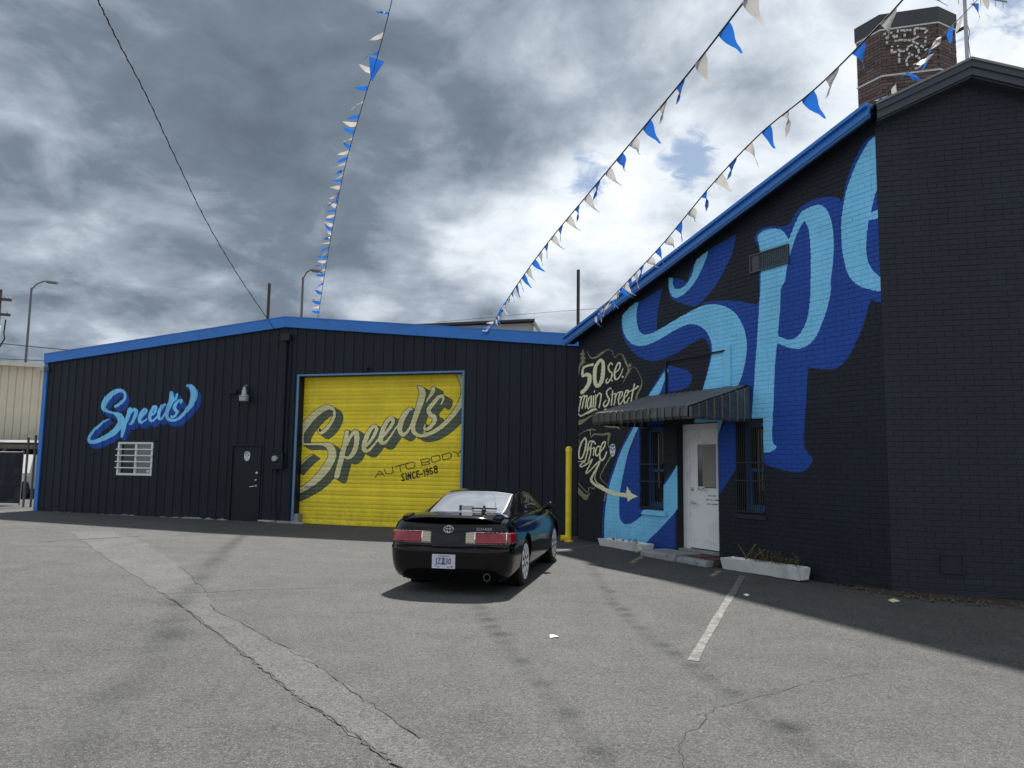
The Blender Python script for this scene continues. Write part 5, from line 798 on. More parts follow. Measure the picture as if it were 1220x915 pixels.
part('awning_frame', MB().bar((a0 + .05, -.03, 2.9), (a0 + .05, -DF + .02, ZF - .03), .03).bar((a1 - .05, -.03, 2.9), (a1 - .05, -DF + .02, ZF - .03), .03).bar((a0 + .05, -DF + .03, ZF - .04), (a1 - .05, -DF + .03, ZF - .04), .03), M_BLACKMETAL, aw)
# ------------------------------------------------------------------ chimney and aerial
CH0 = PRE['chO']; CW, CHM = 1.16, .63
ch = thing('brick_chimney', 'wide many sided brick chimney with white call letters behind the gable', 'chimney', frame(CH0, (1, -.306)))
CM = WORLD[ch.name]
def octo(g=0.):
    s = CHM / math.sqrt(2); g2 = g * .414
    p = [(-g2, -g), (CW + g2, -g), (CW + s + g, s - g2), (CW + s - .3 + g, s + CW + g2), (-s + .85 - g2, s + CW + g), (-s - g, s - g2 * 0)]
    return p
part('wall', MB().prism([(x, y, 4.) for x, y in octo(-.012)], (0, 0, 7.7)), worn('chimney_mortar', (.055, .05, .05), .9, .2, 6.), ch)
M_CHB = worn('plum_brown_brick', (.125, .088, .078), .85, .2, 1.5, fine=30., fb=.5)
_t = M_CHB.node_tree; _oi = nd(_t, 'ShaderNodeObjectInfo'); _b = _t.nodes['Principled BSDF']
_src = _b.inputs['Base Color'].links[0].from_socket
_hs = nd(_t, 'ShaderNodeVectorMath'); _hs.operation = 'SCALE'; _t.links.new(_src, _hs.inputs[0]); _t.links.new(mth(_t, 'ADD', mth(_t, 'MULTIPLY', _oi.outputs['Random'], .7), .65), _hs.inputs['Scale']); _t.links.new(_hs.outputs[0], _b.inputs['Base Color'])
part('crown', MB().prism([(x, y, 11.47) for x, y in octo(.03)], (0, 0, .34)), worn('chimney_crown_paint', (.062, .066, .072), .8, .2, 4.), ch)
oc = octo(0); faces = [(oc[5], oc[0]), (oc[0], oc[1]), (oc[1], oc[2])]
cb_mesh = {}; cnt = 0; rest = MB(); rows = []
z = 11.44 - .0765
while z > 6.0: rows.append(z); z -= .0765
for r, z in enumerate(rows):
    for a, b in faces:
        a3, b3 = Vector((*a, 0)), Vector((*b, 0)); L = (b3 - a3).length; d = (b3 - a3) / L; FM = frame(a, d)
        x = .004 - (.11 if r % 2 else 0)
        while x < L - .02:
            p, q = max(x, .004), min(x + .2155, L - .004); x += .2155 + JO
            if q - p < .03: continue
            M = CM @ FM @ T((p + q) / 2, -.002 + random.gauss(0, .002), z + BH / 2)
            if cnt < 300 and z > 8.9:
                key = round(q - p, 2)
                if key not in cb_mesh: cb_mesh[key] = brick_mesh('brick', q - p).mesh('brick'); cb_mesh[key].materials.append(M_CHB)
                link('brick', cb_mesh[key], None, ch, M); cnt += 1
            else:
                LM = FM @ T((p + q) / 2, 0, z + BH / 2); bb = brick_mesh('b', q - p)
                rest.add([LM @ Vector(v) for v in bb.v], bb.f)
tag(part('brick_courses', rest, M_CHB, ch, CM, fix=False), kind='stuff')
M_CHW = worn('white_glazed_tile', (.62, .61, .58), .5, .1, 9.)
for z in (11.445, 10.36):
    mb = MB(); o = octo(.022); i = octo(.0)
    for k in (5, 0, 1): mb.prism([(*o[k], z - .018), (*o[(k + 1) % 6], z - .018), (*i[(k + 1) % 6], z - .018), (*i[k], z - .018)], (0, 0, .036))
    part('white_band', mb, M_CHW, ch)
for k, ((u0, z0), (u1, z1)) in enumerate(PRE['cht']):
    part('letter_bar', MB().bar((u0, -.022, z0), (u1, -.022, z1), .042, .034, upv=(0, 1, 0)), M_CHW, ch)
an = thing('tv_aerial', 'grey television aerial on a pole strapped beside the chimney', 'aerial', T(9.225, 15.0, 6.5))
AM = WORLD[an.name]
part('mast', MB().tube([(0, 0, 0), (0, 0, 3.5), (.02, 0, 6.2)], .036, 8), M_GALV, an, smooth=50)
part('boom', MB().tube([(-.2, .0, 5.0), (.72, -.25, 4.62)], .018, 6), M_GALV, an)
for k in range(7):
    s = .08 + k * .14; x, y, z = -.2 + .92 * s, -.25 * s, 5.0 - .38 * s; hl = .26 - .02 * k
    part('element', MB().tube([(x, y, z + hl), (x, y, z - hl)], .007, 5), M_GALV, an)
part('wall_strap', MB().bar((-.36, .9, 4.28), (.03, .02, 4.24), .05), M_RUST, an)
part('aerial_cable', MB().tube([(.03, 0, 4.3), (.06, -.03, 4.1), (.03, -.02, 3.9), (.06, -.02, 3.5), (.03, 0, 3.0)], .008, 5), M_CABLE, an)
# ------------------------------------------------------------------ step, troughs, weeds, debris
st = thing('entrance_step', 'cracked grey concrete step in front of the white office door', 'step', MW)
def rough_block(x0, x1, y0, y1, z0, z1, n=10, amp=.012):
    mb = MB(); vs = []
    for i in range(n + 1):
        x = x0 + (x1 - x0) * i / n; j = lambda: random.uniform(-amp, amp)
        vs += [(x, y1, z0), (x, y0 + j() * .6 - .03, z0), (x, y0 + j(), z1 - .035 + j() * .5), (x, y0 + .04 + j(), z1 + j() * .4), (x, y1, z1)]
    fs = [(5 * i + k, 5 * (i + 1) + k, 5 * (i + 1) + k + 1, 5 * i + k + 1) for i in range(n) for k in range(4)] + [(0, 1, 2, 3, 4), tuple(5 * n + k for k in (4, 3, 2, 1, 0))]
    return mb.add(vs, fs)
part('slab', rough_block(-4.66, -3.72, -.64, -.03, -.14, .105), M_CONC, st); part('slab', rough_block(-3.705, -2.98, -.60, -.03, -.14, .075), M_CONC, st)
part('brick_edging', MB().box(-3.65, -3.30, -.40, -.05, .06, .098).box(-3.285, -2.97, -.42, -.05, .045, .088), worn('old_red_brick', (.10, .05, .04), .9, .3, 9.), st)
part('side_block', rough_block(-2.95, -2.83, -.46, -.03, -.14, .06, 3), M_SOIL, st)
def trough(name, label, M, L, wt, wb, h, tilt):
    t = thing(name, label, 'planter', M, 'white concrete troughs by the office door')
    n = 12; mb = MB(); vs = []
    for i in range(n + 1):
        x = -L / 2 + L * i / n; j = lambda a=.003: random.uniform(-a, a); zt = h + tilt * x
        e = 1 - .10 * (1 if i in (0, n) else 0)
        vs += [(x * e if False else x, -wb / 2 + j(), j()), (x, -wt / 2 + j(), zt + j()), (x, -wt / 2 + .035, zt + j()), (x, -wb / 2 + .05, zt - .07), (x, wb / 2 - .05, zt - .07), (x, wt / 2 - .035, zt + j()), (x, wt / 2 + j(), zt + j()), (x, wb / 2 + j(), j())]
    fs = [(8 * i + k, 8 * (i + 1) + k, 8 * (i + 1) + (k + 1) % 8, 8 * i + (k + 1) % 8) for i in range(n) for k in range(8)]
    part('trough', mb.add(vs, fs), M_TROUGH, t)
    for s in (-1, 1):
        x = s * L / 2; zt = h + tilt * x; mb = MB()
        mb.prism([(x - .02 * s, -wb / 2 + .003, .01), (x - .02 * s, -wt / 2 + .006, zt - .008), (x - .02 * s, wt / 2 - .006, zt - .008), (x - .02 * s, wb / 2 - .003, .01)], (.04 * s, 0, 0)); part('end_board', mb, M_TROUGH, t)
    part('soil', MB().prism([(-L / 2 + .03, -wt / 2 + .04, h - .06 - tilt * L / 2), (L / 2 - .03, -wt / 2 + .04, h - .06 + tilt * L / 2), (L / 2 - .03, wt / 2 - .04, h - .06 + tilt * L / 2), (-L / 2 + .03, wt / 2 - .04, h - .06 - tilt * L / 2)], (0, 0, .02)), M_SOIL, t)
    return t
g1 = gz(2.3, 15.9)
t1 = trough('planter_trough', 'chipped white concrete trough under the left barred window', MW @ T(-5.62, -.28, .01) @ Matrix.Rotation(R(-1.5), 4, 'Z'), 1.5, .27, .17, .155, .01)
t2 = trough('planter_trough', 'white concrete trough with dead weeds right of the step', MW @ T(-1.98, -.33, -.02) @ Matrix.Rotation(R(3.), 4, 'Z'), 1.5, .28, .17, .19, .0)
def weeds(M, L, n, hmax, seed, label, sticks):
    rnd = random.Random(seed); t = thing('dry_weed', label, 'weed', M); st_ = MB(); lf = MB()
    for k in range(n):
        x, y = rnd.uniform(-L / 2, L / 2), rnd.uniform(-.08, .08); h = hmax * rnd.uniform(.35, 1)
        p = [(x, y, 0)]; dx, dy = rnd.uniform(-.5, .5), rnd.uniform(-.5, .3)
        for s in (.4, .75, 1.): p.append((x + dx * h * s * s, y + dy * h * s * s, h * s))
        st_.tube(p, [.004, .003, .002, .001], 4)
        for q in range(16):
            s = rnd.uniform(.15, 1); c = Vector((x + dx * h * s * s, y + dy * h * s * s, h * s)); a = rnd.uniform(0, 6.28); l = rnd.uniform(.02, .06)
            d = Vector((math.cos(a), math.sin(a), rnd.uniform(-.3, .7))) * l; w_ = Vector((-math.sin(a), math.cos(a), 0)) * l * .22
            lf.add([c, c + d * .5 + w_, c + d, c + d * .5 - w_], [(0, 1, 2, 3)])
    for a, b, r in sticks: st_.tube([a, b], [r, r * .7], 5)
    part('stem', st_, M_STRAW, t, fix=False); part('leaves', lf, M_WEED, t, fix=False)
    return t
weeds(MW @ T(-1.75, -.31, .17), 1.0, 46, .20, 3, 'low dry weeds growing in the right white trough', [((-.62, 0, 0), (-.38, -.02, .26), .012), ((-.6, .02, .0), (-.75, -.02, .22), .007), ((-.45, 0, .02), (-.2, 0, .2), .008)])
weeds(MW @ T(-5.65, -.28, .13), .8, 7, .10, 5, 'sparse dry stalks in the left white trough', [((-.22, 0, 0), (-.22, -.01, .16), .007), ((.35, 0, 0), (.42, 0, .1), .004)])
def pebble(r, sx=1., sy=1., sz=.7, seed=0):
    rnd = random.Random(seed); bm = bmesh.new(); bmesh.ops.create_icosphere(bm, subdivisions=2, radius=r)
    for v in bm.verts: v.co = Vector((v.co.x * sx, v.co.y * sy, v.co.z * sz)) * rnd.uniform(.8, 1.15)
    mb = MB().add([tuple(v.co) for v in bm.verts], [[v.index for v in f.verts] for f in bm.faces]); bm.free(); return mb
def loose(name, label, cat, x, y, mb, mat, dz=0., M=None):
    o = part(name, mb, mat, None, M or T(x, y, gz(x, y) + dz)); return tag(o, label, cat)
P = MW @ Vector((-5.0, -.42, 0)); loose('stone', 'pale stone lying at the near end of the left white trough', 'stone', P.x, P.y, pebble(.07, 1.1, .9, .7, 4), M_STONE, .03)
# soil and rubble against the gable wall
mb = MB(); n = 40; vs = []
for i in range(n + 1):
    u = -.55 + 5.6 * i / n; wd = (.14 + .22 * min(1, (i / n) * 3)) * random.uniform(.75, 1.2); ang = 0
    for yy, hh in ((-.005, .05), (-wd * .5, .035 * random.uniform(.4, 1.3)), (-wd, -.02)):
        W_ = (SW if u > 0 else MW) @ Vector((u, yy, 0)); vs.append((W_.x, W_.y, gz(W_.x, W_.y) + hh))
mb.add(vs, [(3 * i + k, 3 * (i + 1) + k, 3 * (i + 1) + k + 1, 3 * i + k + 1) for i in range(n) for k in range(2)])
tag(part('soil_bank', mb, M_SOIL, None, fix=True, smooth=80), kind='structure')
mb = MB(); rnd = random.Random(11)
for k in range(420):
    u = rnd.uniform(-.5, 5.0); y = -rnd.random() ** 1.5 * .55 - .02; W_ = (SW if u > 0 else MW) @ Vector((u, y, 0)); r = rnd.uniform(.006, .028) * (1.6 if rnd.random() < .08 else 1)
    pb = [(0, 0, 1), (1, 0, .2), (-.3, .9, .1), (-.8, -.5, .15), (.3, -.9, .1), (0, 0, -.5)]
    mb.add([(W_.x + a * r * rnd.uniform(.7, 1.2), W_.y + b * r * rnd.uniform(.7, 1.2), gz(W_.x, W_.y) + .02 + c * r) for a, b, c in pb], [(0, 1, 2), (0, 2, 3), (0, 3, 4), (0, 4, 1), (5, 2, 1), (5, 3, 2), (5, 4, 3), (5, 1, 4)])
tag(part('rubble', mb, worn('wall_rubble', (.085, .075, .06), .95, .4, 12.), None, fix=False), kind='stuff')
lv = MB()
for k in range(150):
    u = rnd.uniform(-.8, 5.0); y = -rnd.random() ** 1.3 * .5 - .03; W_ = (SW if u > 0 else MW) @ Vector((u, y, 0)); a = rnd.uniform(0, 6.28); l = rnd.uniform(.03, .07)
    d = Vector((math.cos(a), math.sin(a), rnd.uniform(-.1, .5))) * l; w_ = Vector((-math.sin(a), math.cos(a), rnd.uniform(-.3, .3))) * l * .35; c = Vector((W_.x, W_.y, gz(W_.x, W_.y) + rnd.uniform(.03, .06)))
    lv.add([c, c + d * .5 + w_, c + d, c + d * .5 - w_], [(0, 1, 2), (0, 2, 3)])
tag(part('leaf_litter', lv, worn('dead_leaf', (.13, .085, .04), .8, .4, 12.), None, fix=False), kind='stuff')
mb = MB()
for k in range(260):
    u = rnd.uniform(-13.6, 4.); y = -rnd.random() ** 1.4 * .35 - .06; W_ = GW @ Vector((u, y, 0)); r = rnd.uniform(.006, .022)
    mb.add([(W_.x + a * r, W_.y + b * r, gz(W_.x, W_.y) + .004 + c * r) for a, b, c in pb], [(0, 1, 2), (0, 2, 3), (0, 3, 4), (0, 4, 1)])
tag(part('grit', mb, worn('wall_grit', (.13, .12, .10), .95, .4, 12.), None, fix=False), kind='stuff')
def scrap(label, x, y, s, mat, rz, nm='paper_scrap', cat='litter'):
    vs = [(-s, -s * .6, .004), (s * .9, -s * .5, .012), (s, s * .55, .006), (-s * .8, s * .6, .02), (0, 0, .03 * s / .05)]
    o = part(nm, MB().add(vs, [(0, 1, 4), (1, 2, 4), (2, 3, 4), (3, 0, 4), (3, 2, 1, 0)]), mat, None, T(x, y, gz(x, y) + .002) @ Matrix.Rotation(rz, 4, 'Z')); return tag(o, label, cat)
scrap('crumpled yellowish scrap at the foot of the mural wall corner', 4.92, 10.10, .075, worn('yellow_scrap', (.62, .56, .30), .7, .2, 9.), .4)
scrap('small white paper scrap on open asphalt right of the parking line', 3.05, 10.15, .05, M_PAPER, .9)
scrap('small white paper scrap on asphalt behind the black car', .43, 7.5, .045, M_PAPER, .2)
# yellow pipe
py = thing('yellow_standpipe', 'tall yellow capped pipe standing where the workshop meets the office', 'pipe', T(1.27, 17.02, gz(1.27, 17.) + .0))
part('pipe', MB().lathe([(.066, .02), (.066, 1.93), (.074, 1.935), (.074, 1.985), (.062, 2.03), (.036, 2.055), (.005, 2.06)], 20), M_YPIPE, py, smooth=40)
part('foot_elbow', MB().tube([(.02, 0, .075), (-.16, -.03, .07), (-.17, -.03, .07)], [.07, .066, .075], 14).lathe([(.11, 0), (.11, .02), (.075, .03)], 20), M_YPIPE, py, smooth=40)
# ------------------------------------------------------------------ pennant strings, cable, wires
def cr(pts, n=14):
    P = [Vector(p) for p in pts]; out = []
    for i in range(len(P) - 1):
        p0, p1, p2, p3 = P[max(i - 1, 0)], P[i], P[i + 1], P[min(i + 2, len(P) - 1)]
        for k in range(n):
            s = k / n; out.append(.5 * (2 * p1 + (p2 - p0) * s + (2 * p0 - 5 * p1 + 4 * p2 - p3) * s * s + (3 * p1 - p0 - 3 * p2 + p3) * s**3))
    return out + [P[-1]]
def pennant_mesh(w_, l, curl, twist, notch=0):
    mb = MB(); n = 6; vs = []
    for i in range(n + 1):
        s = i / n; hw = w_ / 2 * (1 - s ** 1.15) + .012; y = curl * s * s; tw = twist * s
        for q in (-1, 0, 1):
            x = q * hw; vs.append((x * math.cos(tw) + .03 * s * s * math.sin(tw * 7), y + x * math.sin(tw) + .02 * math.sin(s * 5 + q), -l * s))
    mb.add(vs, [(3 * i + k, 3 * i + k + 1, 3 * i + 4 + k, 3 * i + 3 + k) for i in range(n) for k in range(2)])
    return mb.mesh('pennant', 60)
PM = {}
for cname, mt_ in (('b', M_PENB), ('w', M_PENW)):
    for v, (cu, tw) in enumerate(((.03, .15), (.12, .7), (-.10, -.6), (.2, 1.4), (.02, -.2), (.25, 2.2), (-.18, -1.8), (.10, 3.0))):
        me = pennant_mesh(.25 if v < 5 else .2, .35 if v < 6 else .29, cu, tw); me.materials.append(mt_); PM[cname, v] = me
def pennants(label, pts, drop, spacing, seed, end_extend=1.2, first=.25, vs_=(0, 1, 2, 3, 4, 5, 6, 7), size=1., thin=None, wide=1.):
    rnd = random.Random(seed)
    base = cr(pts); dl = (base[-1] - base[-4]).normalized()
    full = base + [base[-1] + dl * end_extend * k / 6 for k in range(1, 7)]
    t = thing('pennant_string', label, 'bunting', T(*base[0]), 'strings of blue and grey pennants over the lot')
    o0 = Vector(base[0])
    part('cord', MB().tube([p - o0 for p in full], .007, 5), M_CABLE, t, fix=False)
    acc = 0; nxt = first; k = 0
    tot = sum((b - a).length for a, b in zip(full[:-1], full[1:]))
    for a, b in zip(full[:-1], full[1:]):
        L = (b - a).length
        while nxt <= acc + L:
            p = a + (b - a) * ((nxt - acc) / L); d = (b - a).normalized(); f = nxt / tot
            dr = Vector(drop(f, rnd)); dr = (dr - d * dr.dot(d) * .75).normalized()
            x = (d - dr * d.dot(dr)).normalized(); y = dr.cross(x) * -1
            s = size * rnd.uniform(.88, 1.08)
            M = Matrix(((x.x, y.x, -dr.x, p.x), (x.y, y.y, -dr.y, p.y), (x.z, y.z, -dr.z, p.z), (0, 0, 0, 1))) @ Matrix.Diagonal((wide * size * rnd.uniform(.85, 1.05), size, s, 1))
            o = link('pennant', PM['bw'[k % 2], rnd.choice(vs_)], None, t, M)
            k += 1; nxt += spacing * rnd.uniform(.95, 1.05) * (thin(f) if thin else 1)
        acc += L
    return t
g = lambda r, s: r.gauss(0, s)
s1_ = pennants('leftmost pennant string rising from the workshop ridge', PRE['s1'], lambda f, r: (-.9 + g(r, .2), .35 + g(r, .35), -.30 + g(r, .25)), .205, 21, thin=lambda f: 1 if f < .62 else 1.9, size=.68, wide=.75)
link('pennant', PM['b', 0], None, s1_, Matrix.Translation(PRE['s1'][5]) @ Matrix.Rotation(R(14), 4, 'Y') @ Matrix.Diagonal((.95, 1, 1.12, 1)))
pennants('middle pennant string rising from the workshop roof right of the roller door', PRE['s2'], lambda f, r: (-.9 * max(0, 1 - f * 2.6) + .12 + g(r, .12), g(r, .15), -.35 - .65 * min(1, f * 2.6) + g(r, .08)), .34, 22, size=.52)
pennants('pennant string rising beside the mural roof towards the chimney', PRE['s3'], lambda f, r: (-.45 * max(0, 1 - f * 2.4) + .25 + g(r, .22), g(r, .15), -.6 - .4 * min(1, f * 2) + g(r, .1)), .35, 23, size=.60)
pennants('short pennant string rising from the gable corner past the aerial', PRE['s4'], lambda f, r: (-.30 + g(r, .25), g(r, .35), -.9 + g(r, .15)), .40, 24, 2., size=.8)
def wire(name, label, pts, r, ext=0., cat='cable'):
    b = cr(pts); dl = (b[-1] - b[-4]).normalized()
    if ext: b += [b[-1] + dl * ext]
    o = part(name, MB().tube(b, r, 6), M_CABLE, None, fix=False, smooth=60); return tag(o, label, cat)
cb_ = cr(PRE['cable']); dl = (cb_[-1] - cb_[-4]).normalized(); cb_ += [cb_[-1] + dl * k for k in (.6, 1.2)]
ct = thing('service_cable', 'thick twisted black cable running down to the workshop ridge', 'cable', T(*cb_[0]))
tw = []
for i, p in enumerate(cb_): tw.append(p + Vector((.009 * math.cos(i * 1.9), 0, .009 * math.sin(i * 1.9))))
part('conductor', MB().tube([p - cb_[0] for p in cb_], .007, 6), M_CABLE, ct, fix=False, smooth=60); part('conductor', MB().tube([p - cb_[0] for p in tw], .008, 6), M_CABLE, ct, fix=False, smooth=60)
wire('overhead_wire', 'thin wire crossing the sky from the utility pole above the beige shed', PRE['wire1'], .022, 8, 'wire')
wire('overhead_wire', 'low far wire just over the beige shed roof', PRE['wire2'], .02, 8, 'wire')
wire('overhead_wire', 'faint wire passing behind the thin post over the far roof', PRE['wire3'], .012, 20, 'wire')
# ------------------------------------------------------------------ poles, lamps
def street_lamp(label, x, y, zt, reach, hd):
    t = thing('street_lamp', label, 'street lamp', T(x, y, 0), 'tall grey street lamps beyond the roofs')
    part('pole', MB().tube([(0, 0, 0), (0, 0, zt)], [.10, .06], 10), M_POLE, t, smooth=50)
    part('arm', MB().tube([(0, 0, zt - .1), (reach * .3, 0, zt + .25), (reach * .75, 0, zt + .42), (reach, 0, zt + .38)], .04, 8), M_POLE, t, smooth=50)
    part('lamp_head', MB().prism([(reach - .1, -.13, zt + .30), (reach + hd, -.10, zt + .24), (reach + hd, .10, zt + .24), (reach - .1, .13, zt + .30)], (0, 0, .12)), M_POLE, t)
street_lamp('street lamp above the beige shed left of the workshop', -28.58, 45, 11.75, 1.0, .5)
street_lamp('street lamp behind the workshop ridge beside the leftmost pennants', -11.12, 40, 11.4, .55, .45)
def post(label, x, y, z, r): tag(part('rusty_post', MB().tube([(0, 0, 0), (0, 0, z)], r, 8), M_RUST, None, T(x, y, 0), smooth=50), label, 'post', 'thin rusty posts behind the workshop')
post('thin rusty post just left of the workshop ridge', -11.27, 35, 9.85, .07)
post('thin rusty post between the workshop roof and the mural building', 2.57, 30, 9.4, .065)
up_ = thing('utility_pole', 'utility pole with crossarms and transformer at the far left', 'utility pole', T(-27.05, 40, 0))
part('pole', MB().tube([(0, 0, 0), (0, 0, 10.5)], [.17, .11], 10), M_WOOD, up_, smooth=50)
for z in (10.0, 9.2): part('crossarm', MB().bar((-.9, 0, z + .08), (.62, 0, z - .06), .10, .13), M_WOOD, up_)
for x, z in ((.5, 9.95), (.3, 9.97), (-.5, 10.1), (.5, 9.15), (-.5, 9.3)): part('insulator', MB().lathe([(.04, 0), (.06, .06), (.03, .14)], 10, (x, 0, z + .05)), M_GALV, up_)
part('transformer', MB().lathe([(.02, 0), (.2, .03), (.2, .62), (.15, .68), (.02, .7)], 16, (.12, -.2, 7.85)), M_GALV, up_, smooth=50)
part('drop_wire', MB().tube([(.42, 0, 8.9), (.38, 0, 8.2), (.45, 0, 7.9), (.2, 0, 7.4), (.15, 0, 7.0), (.5, 0, 6.2)], .035, 6), M_CABLE, up_)
# ------------------------------------------------------------------ far roof, beige shed, carport, fence, van
fb = thing('far_warehouse', 'pale warehouse with a thin dark roof rising behind the workshop', 'warehouse', T(0, 42, 0))
part('wall', MB().prism([(-5.5, 0, 0), (1.15, 0, 0), (1.15, 0, 9.5), (-5.5, 0, 9.12)], (0, 9, 0)), M_FARWALL, fb)
part('roof', MB().prism([(-5.8, -.3, 9.14), (1.2, -.3, 9.56), (1.2, -.3, 9.68), (-5.8, -.3, 9.26)], (0, 9.5, 0)), M_ROOF, fb)
part('gutter_end', MB().tube([(1.16, -.1, 9.5), (1.3, -.1, 9.3), (1.45, -.1, 9.05), (1.45, -.1, 8.3)], .11, 10), M_FARWALL, fb, smooth=50)
for k in range(7): part('panel', MB().box(-5.3 + k * .9, -4.5 + k * .9, -.05, .0, 5, 8.95 + k * .05), M_FARWALL, fb)
bs = thing('beige_shed', 'beige corrugated shed wall beyond the fence at left', 'shed', T(-46, 35, 0))
def bz(u): return 6.95 - u * .0417 if True else 0
siding(bs, 0, 26, .36, [], lambda u: 7.0 - (u) * .046 + .06, 0.0, M_BEIGE, rib=.05)
part('wall', MB().box(0, 26, .05, .3, 0, 5.7).box(25.8, 26, .3, 14, 0, 5.6), M_BEIGE, bs)
part('roof', MB().prism([(-.3, -.35, 6.98), (26.3, -.35, 5.76), (26.3, -.35, 5.84), (-.3, -.35, 7.06)], (0, 14, 0)), M_ROOF, bs); part('gutter', MB().prism([(-.3, -.42, 6.90), (26.3, -.42, 5.68), (26.3, -.42, 5.86), (-.3, -.42, 7.08)], (0, .07, 0)), worn('pale_gutter', (.42, .40, .35), .5, .1, 2.), bs)
cp = thing('carport', 'low carport with a white roof edge behind the screened fence', 'carport', T(-30, 30.2, .2))
part('roof', MB().prism([(0, 0, 2.02), (13.2, 0, 2.08), (13.2, 0, 2.17), (0, 0, 2.12)], (0, 4.0, 0)), M_WHITEBAR, cp)
part('beam', MB().box(.1, 13.1, .1, .2, 1.82, 1.99), M_WOOD, cp); part('back_wall', MB().box(0, 13.2, 4.1, 4.2, 0, 2.05), worn('carport_dark_boards', (.03, .03, .032), .8, .3, 2.), cp)
for k in range(5): part('post', MB().box(.2 + k * 3.15, .32 + k * 3.15, .08, .2, 0, 1.82), M_WOOD, cp)
for k in range(4): part('brace', MB().bar((.3 + k * 3.15, .14, 1.4), (.8 + k * 3.15, .14, 1.82), .07), M_WOOD, cp)
fe = thing('screened_fence', 'dark mesh screened fence at the far left of the workshop', 'fence', T(-23.6, 25.2, .12))
mb = MB(); vs = []; n = 30
for i in range(n + 1):
    x = 7.75 * i / n; o = .03 * math.sin(i * 1.7) + random.uniform(-.012, .012)
    vs += [(x, o * .3, .08), (x, o, .9), (x, o * .4, 1.70 + random.uniform(-.012, .012))]
mb.add(vs, [(3 * i + k, 3 * i + 3 + k, 3 * i + 4 + k, 3 * i + 1 + k) for i in range(n) for k in range(2)]); part('mesh_screen', mb, M_SCREEN, fe, fix=False)
for x in (0, 2.55, 5.1, 7.72): part('fence_post', MB().tube([(x, .05, 0), (x, .05, 1.78)], .03, 8), M_GALV, fe, smooth=50)
part('top_rail', MB().tube([(0, .05, 1.72), (7.72, .05, 1.72)], .022, 8), M_GALV, fe); part('bottom_board', MB().box(0, 7.6, -.06, .0, -.02, .06), M_WHITEBAR, fe)
for k, (x, zt, lb) in enumerate(((-15.33, 2.2, 'slim grey gate post next to the screened fence'), (-15.10, 2.28, 'slim grey gate post hard against the blue workshop corner'))):
    tag(part('gate_post', MB().lathe([(.035, 0), (.035, zt), (.042, zt + .01), (.02, zt + .04)], 12), M_POLE, None, T(x, 24.6, .1), smooth=40), lb, 'gate post')
vn = thing('white_van', 'white van mostly hidden behind the screened fence', 'van', T(-19.2, 28.3, .15))
part('body', MB().prism([(-.95, 0, .35), (-.98, 0, .95), (-.85, 0, 1.65), (.85, 0, 1.65), (.98, 0, .95), (.95, 0, .35)], (0, 4.6, 0)), M_WHITEBAR, vn)
part('rear_window', MB().prism([(-.78, -.012, 1.05), (-.72, -.012, 1.52), (.72, -.012, 1.52), (.78, -.012, 1.05)], (0, .01, 0)), M_GLASS, vn)
part('bumper', MB().box(-.95, .95, -.1, .0, .38, .56), M_BARBLACK, vn)
for x in (-.97, .97):
    part('tail_light', MB().box(x - .06 if x < 0 else x - .08, x + .08 if x < 0 else x + .06, -.02, .03, .95, 1.3), worn('van_lamp', (.3, .02, .02), .3, .1), vn)
    for y in (.9, 3.6): part('wheel', MB().lathe([(.2, -.1), (.33, -.1), (.34, 0), (.33, .1), (.2, .1)], 18, (x * .92, y, .34), 'x'), M_BARBLACK, vn)
# ------------------------------------------------------------------ black coupe
car = thing('black_coupe', 'glossy black two door coupe parked with its tail to the camera', 'car', frame((-.79, 9.80), (.98, -.2)) @ Matrix.Diagonal((.925, 1, 1, 1)))
KM = WORLD[car.name]
M_PAINT, _t, _b = material('black_car_paint', (.003, .003, .004), .10, spec=.34)
_n = noise(_t, ocoord(_t), 3., 5, .6); _t.links.new(mth(_t, 'ADD', mth(_t, 'MULTIPLY', _n, .10), .03), _b.inputs['Roughness'])
M_CGLASS, _t, _b = material('tinted_car_glass', (.20, .22, .24), .03, metal=.16, spec=1.0, ior=1.8); _b.inputs['Coat Weight'].default_value = .6; _b.inputs['Coat Roughness'].default_value = .01; _b.inputs['Coat IOR'].default_value = 1.6
M_SGLASS, _t, _b = material('side_car_glass', (.006, .007, .008), .03, spec=.6)
M_TYRE = worn('tyre_rubber', (.018, .018, .019), .8, .2, 9.)
M_RIM, _t, _b = material('silver_alloy', (.88, .88, .88), .28, metal=.15)
M_STEEL, _t, _b = material('dark_exhaust_steel', (.16, .155, .15), .3, metal=.9)
M_CHROME, _t, _b = material('chrome', (.78, .79, .80), .10, metal=1.)
def lens(name, base, r=.12):
    m, t, b = material(name, base, r, spec=.5); P = ocoord(t)
    wv = nd(t, 'ShaderNodeTexWave', inp={'Scale': 16., 'Distortion': .4}); wv.bands_direction = 'Z'; t.links.new(P, wv.inputs['Vector'])
    f = mth(t, 'ADD', mth(t, 'MULTIPLY', wv.outputs['Fac'], .7), .55)
    c = nd(t, 'ShaderNodeVectorMath'); c.operation = 'SCALE'; c.inputs[0].default_value = base; t.links.new(f, c.inputs['Scale']); t.links.new(c.outputs[0], b.inputs['Base Color'])
    b.inputs['Coat Weight'].default_value = .4; b.inputs['Coat Roughness'].default_value = .04
    return m
M_RED, M_AMBER, M_CLEAR = lens('red_lens', (.30, .008, .018)), lens('amber_lens', (.42, .085, .02)), lens('clear_lens', (.55, .47, .36))
M_BLKPL = worn('black_plastic', (.012, .012, .013), .5, .1, 9.)
zt_ = [.15, .20, .28, .40, .55, .64, .72, .80, .86, .895, .915]
wt_ = [.74, .81, .845, .87, .885, .888, .882, .868, .845, .81, .76]
